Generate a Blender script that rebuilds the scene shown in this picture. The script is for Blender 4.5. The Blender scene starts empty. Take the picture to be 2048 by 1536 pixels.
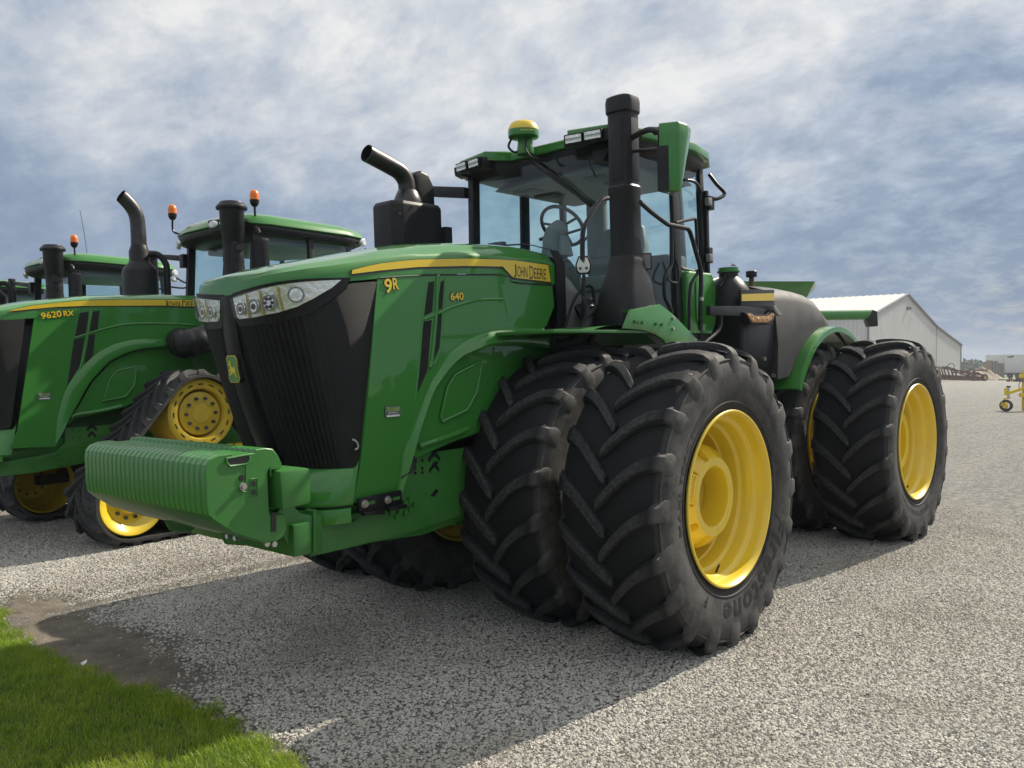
import bpy, bmesh, math, random
from mathutils import Matrix, Vector
import numpy as np
R_=math.radians; pi=math.pi
sc=bpy.context.scene
col=sc.collection
# ------------------------------------------------------------ camera, sky, sun, exposure
cam=bpy.data.objects.new('camera',bpy.data.cameras.new('camera')); col.objects.link(cam)
CP=Vector((4.9626,4.5363,1.9084)); YAW,PIT,ROL=3.869054,-0.0324763,-0.0295012
fw=Vector((math.cos(YAW)*math.cos(PIT),math.sin(YAW)*math.cos(PIT),math.sin(PIT)))
rt=fw.cross(Vector((0,0,1))).normalized(); up=rt.cross(fw)
rt,up=rt*math.cos(ROL)+up*math.sin(ROL),-rt*math.sin(ROL)+up*math.cos(ROL)
cam.matrix_world=Matrix(((rt.x,up.x,-fw.x,CP.x),(rt.y,up.y,-fw.y,CP.y),(rt.z,up.z,-fw.z,CP.z),(0,0,0,1)))
cam.data.sensor_width=36; cam.data.lens=36*1675.88/2048; cam.data.clip_end=6000; cam.data.clip_start=.05
sc.camera=cam
SUN_EL=R_(39); SUN_AZ=math.atan2(.185,-.983)
sd=Vector((math.cos(SUN_EL)*math.cos(SUN_AZ),math.cos(SUN_EL)*math.sin(SUN_AZ),math.sin(SUN_EL)))
sun=bpy.data.objects.new('sun',bpy.data.lights.new('sun','SUN')); col.objects.link(sun)
sun.data.energy=5.0; sun.data.angle=R_(.55); sun.data.color=(1,.915,.78)
sun.rotation_euler=sd.to_track_quat('Z','Y').to_euler()
world=bpy.data.worlds.new('World'); sc.world=world; world.use_nodes=True
class NT:
    def __init__(s,tree): s.t=tree; s.n=tree.nodes; s.l=tree.links
    def new(s,typ,ins=None,**kw):
        n=s.n.new(typ)
        for k,v in kw.items(): setattr(n,k,v)
        for k,v in (ins or {}).items():
            sock=n.inputs[k]
            if isinstance(v,bpy.types.NodeSocket): s.l.new(v,sock)
            elif isinstance(v,bpy.types.Node): s.l.new(v.outputs[0],sock)
            else: sock.default_value=v
        return n
    def math(s,op,a,b=0.,c=None,clamp=False):
        d={0:a,1:b}
        if c is not None: d[2]=c
        return s.new('ShaderNodeMath',d,operation=op,use_clamp=clamp).outputs[0]
    def mix(s,f,a,b,mode='MIX'):
        n=s.new('ShaderNodeMix',data_type='RGBA',blend_type=mode,clamp_factor=True)
        for i,v in ((0,f),(6,a),(7,b)):
            if isinstance(v,bpy.types.NodeSocket): s.l.new(v,n.inputs[i])
            else: n.inputs[i].default_value=v if i==0 else (tuple(v)+(1,))[:4]
        return n.outputs[2]
    def ramp(s,f,stops,interp='LINEAR'):
        n=s.new('ShaderNodeValToRGB',{0:f}); e=n.color_ramp.elements; n.color_ramp.interpolation=interp
        while len(e)<len(stops): e.new(.5)
        for i,(p,c) in enumerate(stops):
            e[i].position=p; e[i].color=(c,c,c,1) if isinstance(c,(int,float)) else (tuple(c)+(1,))[:4]
        return n.outputs[0]
    def noise(s,vec,scale,detail=3,rough=.5,dist=0.):
        d={'Scale':scale,'Detail':detail,'Roughness':rough,'Distortion':dist}
        if vec is not None: d['Vector']=vec
        return s.new('ShaderNodeTexNoise',d).outputs[0]
def sky_nodes(LOC=(2.3,-7.8,0)):
    t=NT(world.node_tree); t.n.clear()
    tc=t.new('ShaderNodeTexCoord').outputs['Generated']
    sp=t.new('ShaderNodeSeparateXYZ',{0:tc}); x,y,z=sp.outputs
    nish=t.new('ShaderNodeTexSky',sky_type='NISHITA',sun_disc=False,sun_elevation=SUN_EL,sun_rotation=math.pi/2-SUN_AZ)
    blue=t.new('ShaderNodeVectorMath',{0:nish.outputs[0],1:(.085,.085,.085)},operation='MULTIPLY').outputs[0]
    zz=t.math('ADD',t.math('MAXIMUM',z,-.02),.46)
    u=t.math('DIVIDE',x,zz); v=t.math('DIVIDE',y,zz)
    pv=t.new('ShaderNodeCombineXYZ',{0:u,1:v,2:0.}).outputs[0]
    # streets of cloud lie roughly across the view
    mp=t.new('ShaderNodeMapping',{'Vector':pv,'Rotation':(0,0,R_(35)),'Location':LOC,'Scale':(2.0,1.5,1)}).outputs[0]
    warp=t.new('ShaderNodeTexNoise',{'Vector':mp,'Scale':1.1,'Detail':2.}).outputs[1]
    mp2=t.new('ShaderNodeVectorMath',{0:warp,1:(.30,.30,0),2:mp},operation='MULTIPLY_ADD').outputs[0]
    big=t.noise(mp2,.75,2,.5)
    med=t.noise(mp2,2.5,12,.63)
    fin=t.noise(mp2,9.,6,.62)
    # cloud detail melts together in the long view toward the horizon
    fd=t.new('ShaderNodeMapRange',{'Value':z,'From Min':.0,'From Max':.22,'To Min':.12,'To Max':1.},interpolation_type='SMOOTHSTEP').outputs[0]
    det=t.math('ADD',t.math('MULTIPLY',t.math('SUBTRACT',med,.5),.95),t.math('MULTIPLY',t.math('SUBTRACT',fin,.5),.24))
    dn=t.math('ADD',t.math('MULTIPLY',big,.50),t.math('ADD',t.math('MULTIPLY',det,fd),.54))
    # low cloud is bluer and darker; the high part of the sky is thinner and brighter
    side=t.math('ADD',t.math('MULTIPLY',x,-.66),t.math('MULTIPLY',y,.75))
    el=t.new('ShaderNodeMapRange',{'Value':z,'From Min':.02,'From Max':.40,'To Min':-.19,'To Max':.12}).outputs[0]
    sg=t.new('ShaderNodeMapRange',{'Value':side,'From Min':-.5,'From Max':.5,'To Min':.03,'To Max':.05}).outputs[0]
    sg=t.math('MULTIPLY',sg,t.new('ShaderNodeMapRange',{'Value':z,'From Min':.05,'From Max':.35,'To Min':-1.,'To Max':1.}).outputs[0])
    dn=t.math('ADD',dn,t.math('ADD',t.math('SUBTRACT',el,.125),sg))
    c=t.ramp(dn,[(.38,(.180,.240,.345)),(.52,(.24,.305,.41)),(.64,(.345,.40,.485)),(.75,(.49,.52,.57)),(.88,(.69,.695,.69))])
    thin=t.math('MULTIPLY',t.ramp(fin,[(.45,0.),(.75,1.)]),.25)
    cc=t.mix(thin,c,blue)
    bg=t.new('ShaderNodeBackground',{'Color':cc,'Strength':1.})
    out=t.new('ShaderNodeOutputWorld'); t.l.new(bg.outputs[0],out.inputs[0])
sky_nodes()
sc.view_settings.view_transform='Standard'; sc.view_settings.look='None'
sc.view_settings.exposure=.30; sc.view_settings.gamma=1; sc.view_settings.use_curve_mapping=False
sc.render.engine='CYCLES'; sc.cycles.max_bounces=8; sc.cycles.transparent_max_bounces=16; sc.cycles.caustics_reflective=False; sc.cycles.caustics_refractive=False
sc.cycles.use_denoising=True
# ------------------------------------------------------------ materials
MATS={}
def pmat(name,color,rough=.5,metal=0.,coat=0.,spec=.5,bump=0.,bscale=60.,var=.0,vscale=4.,grime=None,gscale=6.,gamt=.0,aniso=False,emit=None,trans=0.):
    m=bpy.data.materials.new(name); m.use_nodes=True; t=NT(m.node_tree); t.n.clear()
    b=t.new('ShaderNodeBsdfPrincipled',{'Roughness':rough,'Metallic':metal,'Coat Weight':coat,'Coat Roughness':.035,'Specular IOR Level':spec})
    tc=t.new('ShaderNodeTexCoord').outputs['Object']
    c=t.mix(0.,color,color)
    if var>0:
        nz=t.noise(tc,vscale,4,.6); f=t.ramp(nz,[(.3,1-var),(.7,1+var)]) if False else t.new('ShaderNodeMapRange',{'Value':nz,'From Min':.3,'From Max':.7,'To Min':1-var,'To Max':1+var}).outputs[0]
        vm=t.new('ShaderNodeVectorMath',{0:c},operation='SCALE'); t.l.new(f,vm.inputs[3]); c=vm.outputs[0]
    if grime:
        g=t.noise(tc,gscale,6,.65); f=t.math('MULTIPLY',t.ramp(g,[(.42,0.),(.72,1.)]),gamt)
        c=t.mix(f,c,grime)
        r=t.math('ADD',t.math('MULTIPLY',f,.4),rough); t.l.new(r,b.inputs['Roughness'])
    t.l.new(c,b.inputs['Base Color'])
    if bump>0:
        n=t.noise(tc,bscale,3,.6); bp=t.new('ShaderNodeBump',{'Height':n,'Strength':bump,'Distance':.01}); t.l.new(bp.outputs[0],b.inputs['Normal'])
    if emit: b.inputs['Emission Color'].default_value=(*emit,1); b.inputs['Emission Strength'].default_value=1
    o=t.new('ShaderNodeOutputMaterial'); t.l.new(b.outputs[0],o.inputs[0])
    m.diffuse_color=(*color,1); MATS[name]=m; return m
GREEN=pmat('green_paint',(.040,.212,.032),.42,coat=.9,spec=.2,var=.05,vscale=1.5,grime=(.12,.15,.10),gscale=3.,gamt=.10,bump=.02,bscale=350)
GREENM=pmat('green_chassis_paint',(.034,.180,.029),.42,coat=.2,var=.08,vscale=5,grime=(.13,.15,.10),gscale=5,gamt=.18,bump=.06,bscale=220)
GREENW=pmat('green_casting_paint',(.038,.195,.031),.38,coat=.25,var=.08,vscale=9,grime=(.12,.14,.10),gscale=8,gamt=.15,bump=.12,bscale=180)
YEL=pmat('yellow_paint',(.78,.57,.03),.32,coat=.5,var=.05,vscale=3,grime=(.42,.32,.12),gscale=5,gamt=.15)
YELD=pmat('dusty_yellow_paint',(.62,.455,.035),.5,var=.1,vscale=5,grime=(.34,.27,.12),gscale=6,gamt=.35)
BLK=pmat('black_plastic',(.0085,.0092,.0115),.42,spec=.32,var=.12,vscale=8,grime=(.09,.085,.08),gscale=9,gamt=.12,bump=.05,bscale=400)
TANK=pmat('grey_tank_plastic',(.036,.037,.041),.62,spec=.3,var=.1,vscale=4,grime=(.10,.095,.09),gscale=5,gamt=.2,bump=.06,bscale=350)
BLKM=pmat('black_steel_paint',(.008,.008,.010),.36,spec=.35,var=.1,grime=(.08,.075,.07),gscale=7,gamt=.12,bump=.03,bscale=300)
GREYP=pmat('grey_moulded_plastic',(.040,.042,.047),.5,var=.1,vscale=4,grime=(.14,.13,.12),gscale=5,gamt=.2,bump=.06,bscale=350)
GREYL=pmat('light_grey_trim',(.22,.225,.225),.5,var=.05)
CABIN=pmat('cab_interior_grey',(.27,.275,.28),.6)
CABIND=pmat('cab_dark_trim',(.09,.092,.098),.55)
STEEL=pmat('zinc_bolt',(.55,.53,.48),.35,metal=.9)
CHROME=pmat('lamp_reflector',(.90,.91,.92),.2,metal=.75,bump=1.0,bscale=38)
LENSW=pmat('white_lamp_lens',(.75,.77,.75),.25,coat=1.)
EXH=pmat('exhaust_steel',(.06,.06,.065),.34,metal=.8,var=.3,vscale=10,grime=(.12,.09,.07),gscale=8,gamt=.4)
ORANGE=pmat('amber_lens',(.95,.20,.005),.3,coat=.3)
AMBER=pmat('dull_amber_lamp',(.42,.19,.03),.25,coat=.6,bump=.3,bscale=90)
STRIPE=pmat('yellow_decal',(.78,.56,.03),.35,coat=.4)
DBLK=pmat('black_decal',(.01,.01,.01),.4,coat=.3)
DWHITE=pmat('white_decal',(.7,.7,.68),.5)
DGREY=pmat('grey_decal',(.10,.11,.13),.5)
DLIME=pmat('lime_decal',(.35,.55,.12),.5)
REFL=pmat('yellow_reflector',(.60,.45,.06),.4,bump=.15,bscale=200)
RUST=pmat('rusty_steel',(.13,.075,.055),.8,var=.3,vscale=3,grime=(.22,.16,.13),gscale=3,gamt=.6)
WOOD=pmat('weathered_timber',(.26,.19,.13),.85,var=.3,vscale=6,grime=(.35,.32,.28),gscale=3,gamt=.5)
WHITEM=pmat('white_sheet_metal',(.63,.64,.62),.45,var=.04,vscale=.3,grime=(.5,.48,.42),gscale=.5,gamt=.25)
GREYM=pmat('grey_trim_metal',(.20,.20,.20),.5)
TREEC=pmat('far_foliage',(.075,.11,.05),.9,var=.4,vscale=.6)
BARK=pmat('bark',(.08,.06,.045),.9)
def rubber():
    m=bpy.data.materials.new('tyre_rubber'); m.use_nodes=True; t=NT(m.node_tree); t.n.clear()
    tc=t.new('ShaderNodeTexCoord').outputs['Object']
    sp=t.new('ShaderNodeSeparateXYZ',{0:tc}); x,y,z=sp.outputs
    r=t.math('SQRT',t.math('ADD',t.math('MULTIPLY',x,x),t.math('MULTIPLY',z,z)))
    sc1=t.noise(tc,7.,6,.7); sc2=t.noise(tc,45.,4,.7)
    # pale scuffing where the lugs touch the road, dust on the wall
    lug=t.new('ShaderNodeMapRange',{'Value':r,'From Min':.985,'From Max':1.012}).outputs[0]
    f=t.math('MULTIPLY',lug,t.ramp(sc2,[(.38,.15),(.65,.85)]))
    wall=t.new('ShaderNodeMapRange',{'Value':t.math('ABSOLUTE',y),'From Min':.315,'From Max':.350}).outputs[0]
    f2=t.math('MULTIPLY',wall,t.ramp(sc1,[(.35,.25),(.65,.9)]))
    c=t.mix(t.ramp(sc1,[(.3,0.),(.8,.5)]),(.0085,.0095,.012),(.017,.0175,.019))
    c=t.mix(f,c,(.066,.067,.069)); c=t.mix(f2,c,(.105,.102,.097))
    b=t.new('ShaderNodeBsdfPrincipled',{'Base Color':c,'Roughness':t.math('ADD',.50,t.math('MULTIPLY',sc1,.35)),'Specular IOR Level':.26})
    rad=t.math('ARCTAN2',z,x)
    bp=t.new('ShaderNodeBump',{'Height':t.math('ADD',sc2,t.math('MULTIPLY',sc1,.6)),'Strength':.28,'Distance':.006}); t.l.new(bp.outputs[0],b.inputs['Normal'])
    o=t.new('ShaderNodeOutputMaterial'); t.l.new(b.outputs[0],o.inputs[0]); return m
RUB=rubber()
RUBL=pmat('raised_lettering_rubber',(.010,.010,.011),.5)
def glass(name,tint,gl=.10):
    m=bpy.data.materials.new(name); m.use_nodes=True; t=NT(m.node_tree); t.n.clear()
    a=t.new('ShaderNodeBsdfTransparent',{'Color':(*tint,1)}); g=t.new('ShaderNodeBsdfGlossy',{'Color':(.9,.95,.97,1),'Roughness':.03})
    fr=t.math('POWER',t.new('ShaderNodeLayerWeight',{'Blend':.5}).outputs['Facing'],4.)
    mx=t.new('ShaderNodeMixShader',{0:t.math('ADD',t.math('MULTIPLY',fr,.8),.045),1:a,2:g})
    o=t.new('ShaderNodeOutputMaterial'); t.l.new(mx.outputs[0],o.inputs[0]); return m
GLASS=glass('cab_glass',(.78,.92,.915)); LENS=glass('clear_lens',(.93,.96,.95))
def screen_mat():
    m=bpy.data.materials.new('black_grille_screen'); m.use_nodes=True; t=NT(m.node_tree); t.n.clear()
    tc=t.new('ShaderNodeTexCoord').outputs['Object']
    nz=t.noise(tc,5,4,.6); sp=t.new('ShaderNodeSeparateXYZ',{0:tc}); x,y,z=sp.outputs
    w=t.math('SINE',t.math('MULTIPLY',t.math('ADD',t.math('SUBTRACT',y,x),0),700.)); w2=t.math('SINE',t.math('MULTIPLY',z,700.))
    h=t.math('MULTIPLY',w,w2)
    c=t.mix(t.ramp(nz,[(.35,0.),(.75,.6)]),(.008,.0085,.010),(.024,.023,.022))
    b=t.new('ShaderNodeBsdfPrincipled',{'Base Color':c,'Roughness':.45,'Specular IOR Level':.3})
    bp=t.new('ShaderNodeBump',{'Height':h,'Strength':.5,'Distance':.003}); t.l.new(bp.outputs[0],b.inputs['Normal'])
    o=t.new('ShaderNodeOutputMaterial'); t.l.new(b.outputs[0],o.inputs[0]); return m
SCREEN=screen_mat()
# ------------------------------------------------------------ mesh helpers
WM={}
def wm(o): return WM.get(o.name,Matrix.Identity(4))
def link(name,me,parent=None,loc=None):
    o=bpy.data.objects.new(name,me); col.objects.link(o)
    M=Matrix.Identity(4) if loc is None else (loc if isinstance(loc,Matrix) else Matrix.Translation(loc))
    if parent is not None:
        o.parent=parent; o.matrix_parent_inverse=wm(parent).inverted()
    o.matrix_basis=M; WM[o.name]=M.copy(); return o
def tag(o,label=None,cat=None,group=None,kind=None):
    if label: o['label']=label
    if cat: o['category']=cat
    if group: o['group']=group
    if kind: o['kind']=kind
    return o
def thing(name,loc,label,cat,group=None): return tag(link(name,None,None,Vector(loc)),label,cat,group)
SPLIT={'side_rail','arch_liner','lamp_housing','rear_fender','rail_opening','weight_hole','latch_bracket','rail_bolt','cab_side_cover','headliner_hatch','fender_bolt','fender_rivet','latch_bolt','latch_slot','weight_bracket','bracket_bolt','box_bolt','cradle_bolt','arch_ledge','cap_chain','mirror_arm','engine_hose','platform','strut','tine_post','end_post','main_beam','drawbar','cross_beam','vent_rib','side_crease','vent_edge','panel_gap','weight_rib','window_seal','lamp_cell','led'}
class B:
    def __init__(s): s.v=[]; s.f=[]
    def add(s,vs,fs):
        k=len(s.v); s.v+=[tuple(q) for q in vs]; s.f+=[tuple(i+k for i in f) for f in fs]; return s
    def box(s,x0,x1,y0,y1,z0,z1,top=None):
        t=top or (0,0)
        v=[(x0,y0,z0),(x1,y0,z0),(x1,y1,z0),(x0,y1,z0),(x0+t[0],y0+t[1],z1),(x1-t[0],y0+t[1],z1),(x1-t[0],y1-t[1],z1),(x0+t[0],y1-t[1],z1)]
        return s.add(v,[(0,3,2,1),(4,5,6,7),(0,1,5,4),(1,2,6,5),(2,3,7,6),(3,0,4,7)])
    def obox(s,c,ax,ay,az):   # oriented box by half vectors
        c,ax,ay,az=map(Vector,(c,ax,ay,az))
        v=[c+i*ax+j*ay+k*az for k in(-1,1) for i,j in((-1,-1),(1,-1),(1,1),(-1,1))]
        return s.add(v,[(0,3,2,1),(4,5,6,7),(0,1,5,4),(1,2,6,5),(2,3,7,6),(3,0,4,7)])
    def beam(s,a,b,w,h,upv=(0,0,1)):
        a,b=Vector(a),Vector(b); d=(b-a); L=d.length; d/=L; u=Vector(upv); r=d.cross(u)
        if r.length<1e-4: r=d.cross(Vector((1,0,0)))
        r.normalize(); u=r.cross(d); return s.obox((a+b)/2,d*L/2,r*w/2,u*h/2)
    def cyl(s,a,b,r0,r1=None,n=20,cap=True):
        return s.rev([(r0,0.),(r1 if r1 is not None else r0,(Vector(b)-Vector(a)).length)],a,Vector(b)-Vector(a),n,cap)
    def rev(s,prof,o=(0,0,0),ax=(0,1,0),n=32,cap=False,mod=None):
        o=Vector(o); ax=Vector(ax).normalized(); u=ax.cross(Vector((0,0,1)))
        if u.length<1e-3: u=Vector((1,0,0))
        u.normalize(); w=u.cross(ax)
        vs=[];fs=[];m=len(prof)
        for i in range(n):
            a=2*pi*i/n; d=u*math.cos(a)+w*math.sin(a)
            for j,(r,h) in enumerate(prof):
                rr=r if mod is None else mod(j,a,r)
                vs.append(o+ax*h+d*rr)
        for i in range(n):
            k=(i+1)%n
            for j in range(m-1): fs.append((i*m+j,i*m+j+1,k*m+j+1,k*m+j))
        if cap:
            fs.append(tuple(i*m for i in range(n))); fs.append(tuple(i*m+m-1 for i in reversed(range(n))))
        return s.add(vs,fs)
    def tube(s,pts,r,n=10,sub=0,cap=True):
        pts=[Vector(q) for q in pts]
        if sub:
            out=[]; P=[pts[0]]+pts+[pts[-1]]
            for i in range(1,len(P)-2):
                for k in range(sub):
                    t=k/sub; a,b,c,d=P[i-1],P[i],P[i+1],P[i+2]
                    out.append(.5*((2*b)+(c-a)*t+(2*a-5*b+4*c-d)*t*t+(3*b-a-3*c+d)*t**3))
            pts=out+[pts[-1]]
        rr=r if callable(r) else (lambda t:r)
        rings=[];N=len(pts);pu=None
        for i,q in enumerate(pts):
            d=(pts[min(i+1,N-1)]-pts[max(i-1,0)]).normalized()
            if pu is None:
                pu=d.cross(Vector((0,0,1)))
                if pu.length<1e-3: pu=d.cross(Vector((1,0,0)))
            pu=(pu-d*pu.dot(d)).normalized(); w=d.cross(pu); R=rr(i/(N-1))
            rings.append([q+(pu*math.cos(2*pi*k/n)+w*math.sin(2*pi*k/n))*R for k in range(n)])
        return s.loft(rings,True,cap)
    def loft(s,rings,closed=True,cap=True,capf=None):
        n=len(rings[0]); vs=[q for r in rings for q in r]; fs=[]
        for i in range(len(rings)-1):
            for j in range(n if closed else n-1):
                k=(j+1)%n; fs.append((i*n+j,i*n+k,(i+1)*n+k,(i+1)*n+j))
        if cap: fs.append(tuple(reversed(range(n)))); fs.append(tuple(range((len(rings)-1)*n,len(rings)*n)))
        return s.add(vs,fs)
    def prism(s,pts,vec):
        vec=Vector(vec); n=len(pts); a=[Vector(q) for q in pts]; b=[q+vec for q in a]
        return s.add(a+b,[tuple(range(n)),tuple(reversed(range(n,2*n)))]+[(i,(i+1)%n+0,(i+1)%n+n,i+n) for i in range(n)])
    def xz(s,pts,y0,y1): return s.prism([(x,y0,z) for x,z in pts],(0,y1-y0,0))
    def xy(s,pts,z0,z1): return s.prism([(x,y,z0) for x,y in pts],(0,0,z1-z0))
    def yz(s,pts,x0,x1): return s.prism([(x0,y,z) for y,z in pts],(x1-x0,0,0))
    def mirror(s,yc=0.):
        v=[(x,2*yc-y,z) for x,y,z in s.v]; k=len(s.v); s.f+=[tuple(reversed([i+k for i in f])) for f in s.f]; s.v+=v; return s
    def mesh(s,name,mat,smooth=35,bevel=0.,seg=2,ang=30):
        bm=bmesh.new(); vv=[bm.verts.new(q) for q in s.v]
        for f in s.f:
            try: bm.faces.new([vv[i] for i in f])
            except ValueError: pass
        bmesh.ops.remove_doubles(bm,verts=bm.verts,dist=1e-5)
        bmesh.ops.recalc_face_normals(bm,faces=bm.faces)
        if bevel>0:
            es=[e for e in bm.edges if len(e.link_faces)==2 and e.calc_face_angle(0)>R_(ang)]
            bmesh.ops.bevel(bm,geom=es,offset=bevel,segments=seg,affect='EDGES',clamp_overlap=True,profile=.6)
        me=bpy.data.meshes.new(name); bm.to_mesh(me); bm.free()
        fin(me,mat,smooth); return me
    def obj(s,name,mat,parent=None,loc=None,**kw):
        if name in SPLIT:
            out=[]
            for q in s.islands(): out.append(link(name,q.mesh(name,mat,**kw),parent,loc))
            return out[0]
        return link(name,s.mesh(name,mat,**kw),parent,loc)
    def islands(s):
        par=list(range(len(s.v)))
        def f_(a):
            while par[a]!=a: par[a]=par[par[a]]; a=par[a]
            return a
        for f in s.f:
            for i in f[1:]: par[f_(i)]=f_(f[0])
        gr={}
        for f in s.f: gr.setdefault(f_(f[0]),[]).append(f)
        out=[]
        for fs in gr.values():
            ids=sorted({i for f in fs for i in f}); mp={a:k for k,a in enumerate(ids)}; b=B(); b.v=[s.v[i] for i in ids]; b.f=[tuple(mp[i] for i in f) for f in fs]; out.append(b)
        return out
def fin(me,mat,smooth=35):
    me.materials.append(mat)
    if smooth: me.shade_smooth(); me.set_sharp_from_angle(angle=R_(smooth))
    return me
def copy_tree(o,M,parent=None,top=True):
    c=o.copy(); col.objects.link(c); WM[c.name]=(M@wm(o))
    if top: c.matrix_basis=M@wm(o)
    else:
        c.parent=parent; c.matrix_parent_inverse=o.matrix_parent_inverse.copy(); c.matrix_basis=o.matrix_basis.copy()
    for ch in list(o.children): copy_tree(ch,M,c,False)
    return c
_tc={}
def text_geo(body,bold=0.,shear=0.,ext=0.,res=3,space=1.):
    cu=bpy.data.curves.new('t','FONT'); cu.body=body; cu.size=1; cu.offset=bold; cu.shear=shear; cu.extrude=ext; cu.resolution_u=res; cu.align_x='CENTER'; cu.align_y='CENTER'; cu.space_character=space
    o=bpy.data.objects.new('t',cu); col.objects.link(o); dg=bpy.context.evaluated_depsgraph_get(); dg.update()
    me=o.evaluated_get(dg).to_mesh(); v=np.array([q.co[:] for q in me.vertices]); f=[tuple(p.vertices) for p in me.polygons]
    o.evaluated_get(dg).to_mesh_clear(); bpy.data.objects.remove(o); bpy.data.curves.remove(cu)
    v[:,0]-=(v[:,0].min()+v[:,0].max())/2; v[:,1]-=(v[:,1].min()+v[:,1].max())/2
    return v,f
def text_on(name,body,fn,mat,parent,w,h,subx=0,**kw):
    """text scaled to w x h, fn maps (u,v,d) to the surface it is fixed on"""
    v,f=text_geo(body,**kw); sx=w/(v[:,0].max()-v[:,0].min()); sy=h/(v[:,1].max()-v[:,1].min())
    b=B(); b.add([fn(a*sx,c*sy,d) for a,c,d in v],f); return b.obj(name,mat,parent,smooth=0)
def panel(poly,yf,mat,name,parent,off=0.,thick=.012,step=.07,smooth=40,mir=None,lip=True):
    """a sheet in (x,z) laid on the surface y=yf(x,z)+off and turned back by thick at its rim"""
    bm=bmesh.new(); bm.faces.new([bm.verts.new((x,0,z)) for x,z in poly])
    xs=[q[0] for q in poly]; zs=[q[1] for q in poly]
    for ax,lo,hi in ((0,min(xs),max(xs)),(2,min(zs),max(zs))):
        n=int((hi-lo)/step)
        for i in range(1,n+1):
            co=[0,0,0]; no=[0,0,0]; co[ax]=lo+(hi-lo)*i/(n+1); no[ax]=1
            bmesh.ops.bisect_plane(bm,geom=bm.verts[:]+bm.edges[:]+bm.faces[:],plane_co=co,plane_no=no)
    bmesh.ops.triangulate(bm,faces=[f for f in bm.faces if len(f.verts)>4])
    for v in bm.verts: v.co.y=yf(v.co.x,v.co.z)+off
    if lip:
        be=[e for e in bm.edges if e.is_boundary]
        r=bmesh.ops.extrude_edge_only(bm,edges=be)
        sg=1 if thick>0 else 1
        for g in r['geom']:
            if isinstance(g,bmesh.types.BMVert): g.co.y-=thick
    bmesh.ops.recalc_face_normals(bm,faces=bm.faces)
    me=bpy.data.meshes.new(name); bm.to_mesh(me); bm.free(); fin(me,mat,smooth)
    o=link(name,me,parent)
    if mir is not None: mirror_obj(o,mir)
    return o
def mirror_obj(o,yc=0.,parent=None):
    me=o.data.copy(); 
    for v in me.vertices: v.co.y=2*yc-v.co.y
    me.flip_normals(); n=link(o.name.split('.')[0],me,parent or o.parent); return n
# ------------------------------------------------------------ ground
# the yard under the tractors is level in this frame; beyond it falls gently away to the right and the back
NF=Vector((.0,0,1))
# world up expressed from camera axes: up_world = up*cos(p) + forward*sin(p)
UP=(up*math.cos(R_(-1.03))+fw*math.sin(R_(-1.03))).normalized()
ANCH=Vector((CP.x,CP.y,.22))
def far_z(x,y): return ANCH.z-((x-ANCH.x)*UP.x+(y-ANCH.y)*UP.y)/UP.z
def gz(x,y):
    a=0.; f=far_z(x,y); k=.10
    # left of the big tractor the yard rises a little
    t=min(1,max(0,(-y-2.4)/1.3)); a=.13*t*t*(3-2*t)
    h=min(max(.5+.5*(a-f)/k,0),1) if abs(a-f)<k else (1. if a>f else 0.)
    return f*h+a*(1-h)-k*h*(1-h)*.5
def true_frame(px,py,depth_on=None):
    pass
def grid(x0,x1,y0,y1,nx,ny,dz=0.,skip=None):
    b=B(); xs=np.linspace(x0,x1,nx+1); ys=np.linspace(y0,y1,ny+1)
    b.v=[(x,y,gz(x,y)+dz) for x in xs for y in ys]
    for i in range(nx):
        for j in range(ny):
            if skip and skip((xs[i]+xs[i+1])/2,(ys[j]+ys[j+1])/2): continue
            k=i*(ny+1)+j; b.f.append((k,k+ny+1,k+ny+2,k+1))
    return b
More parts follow.
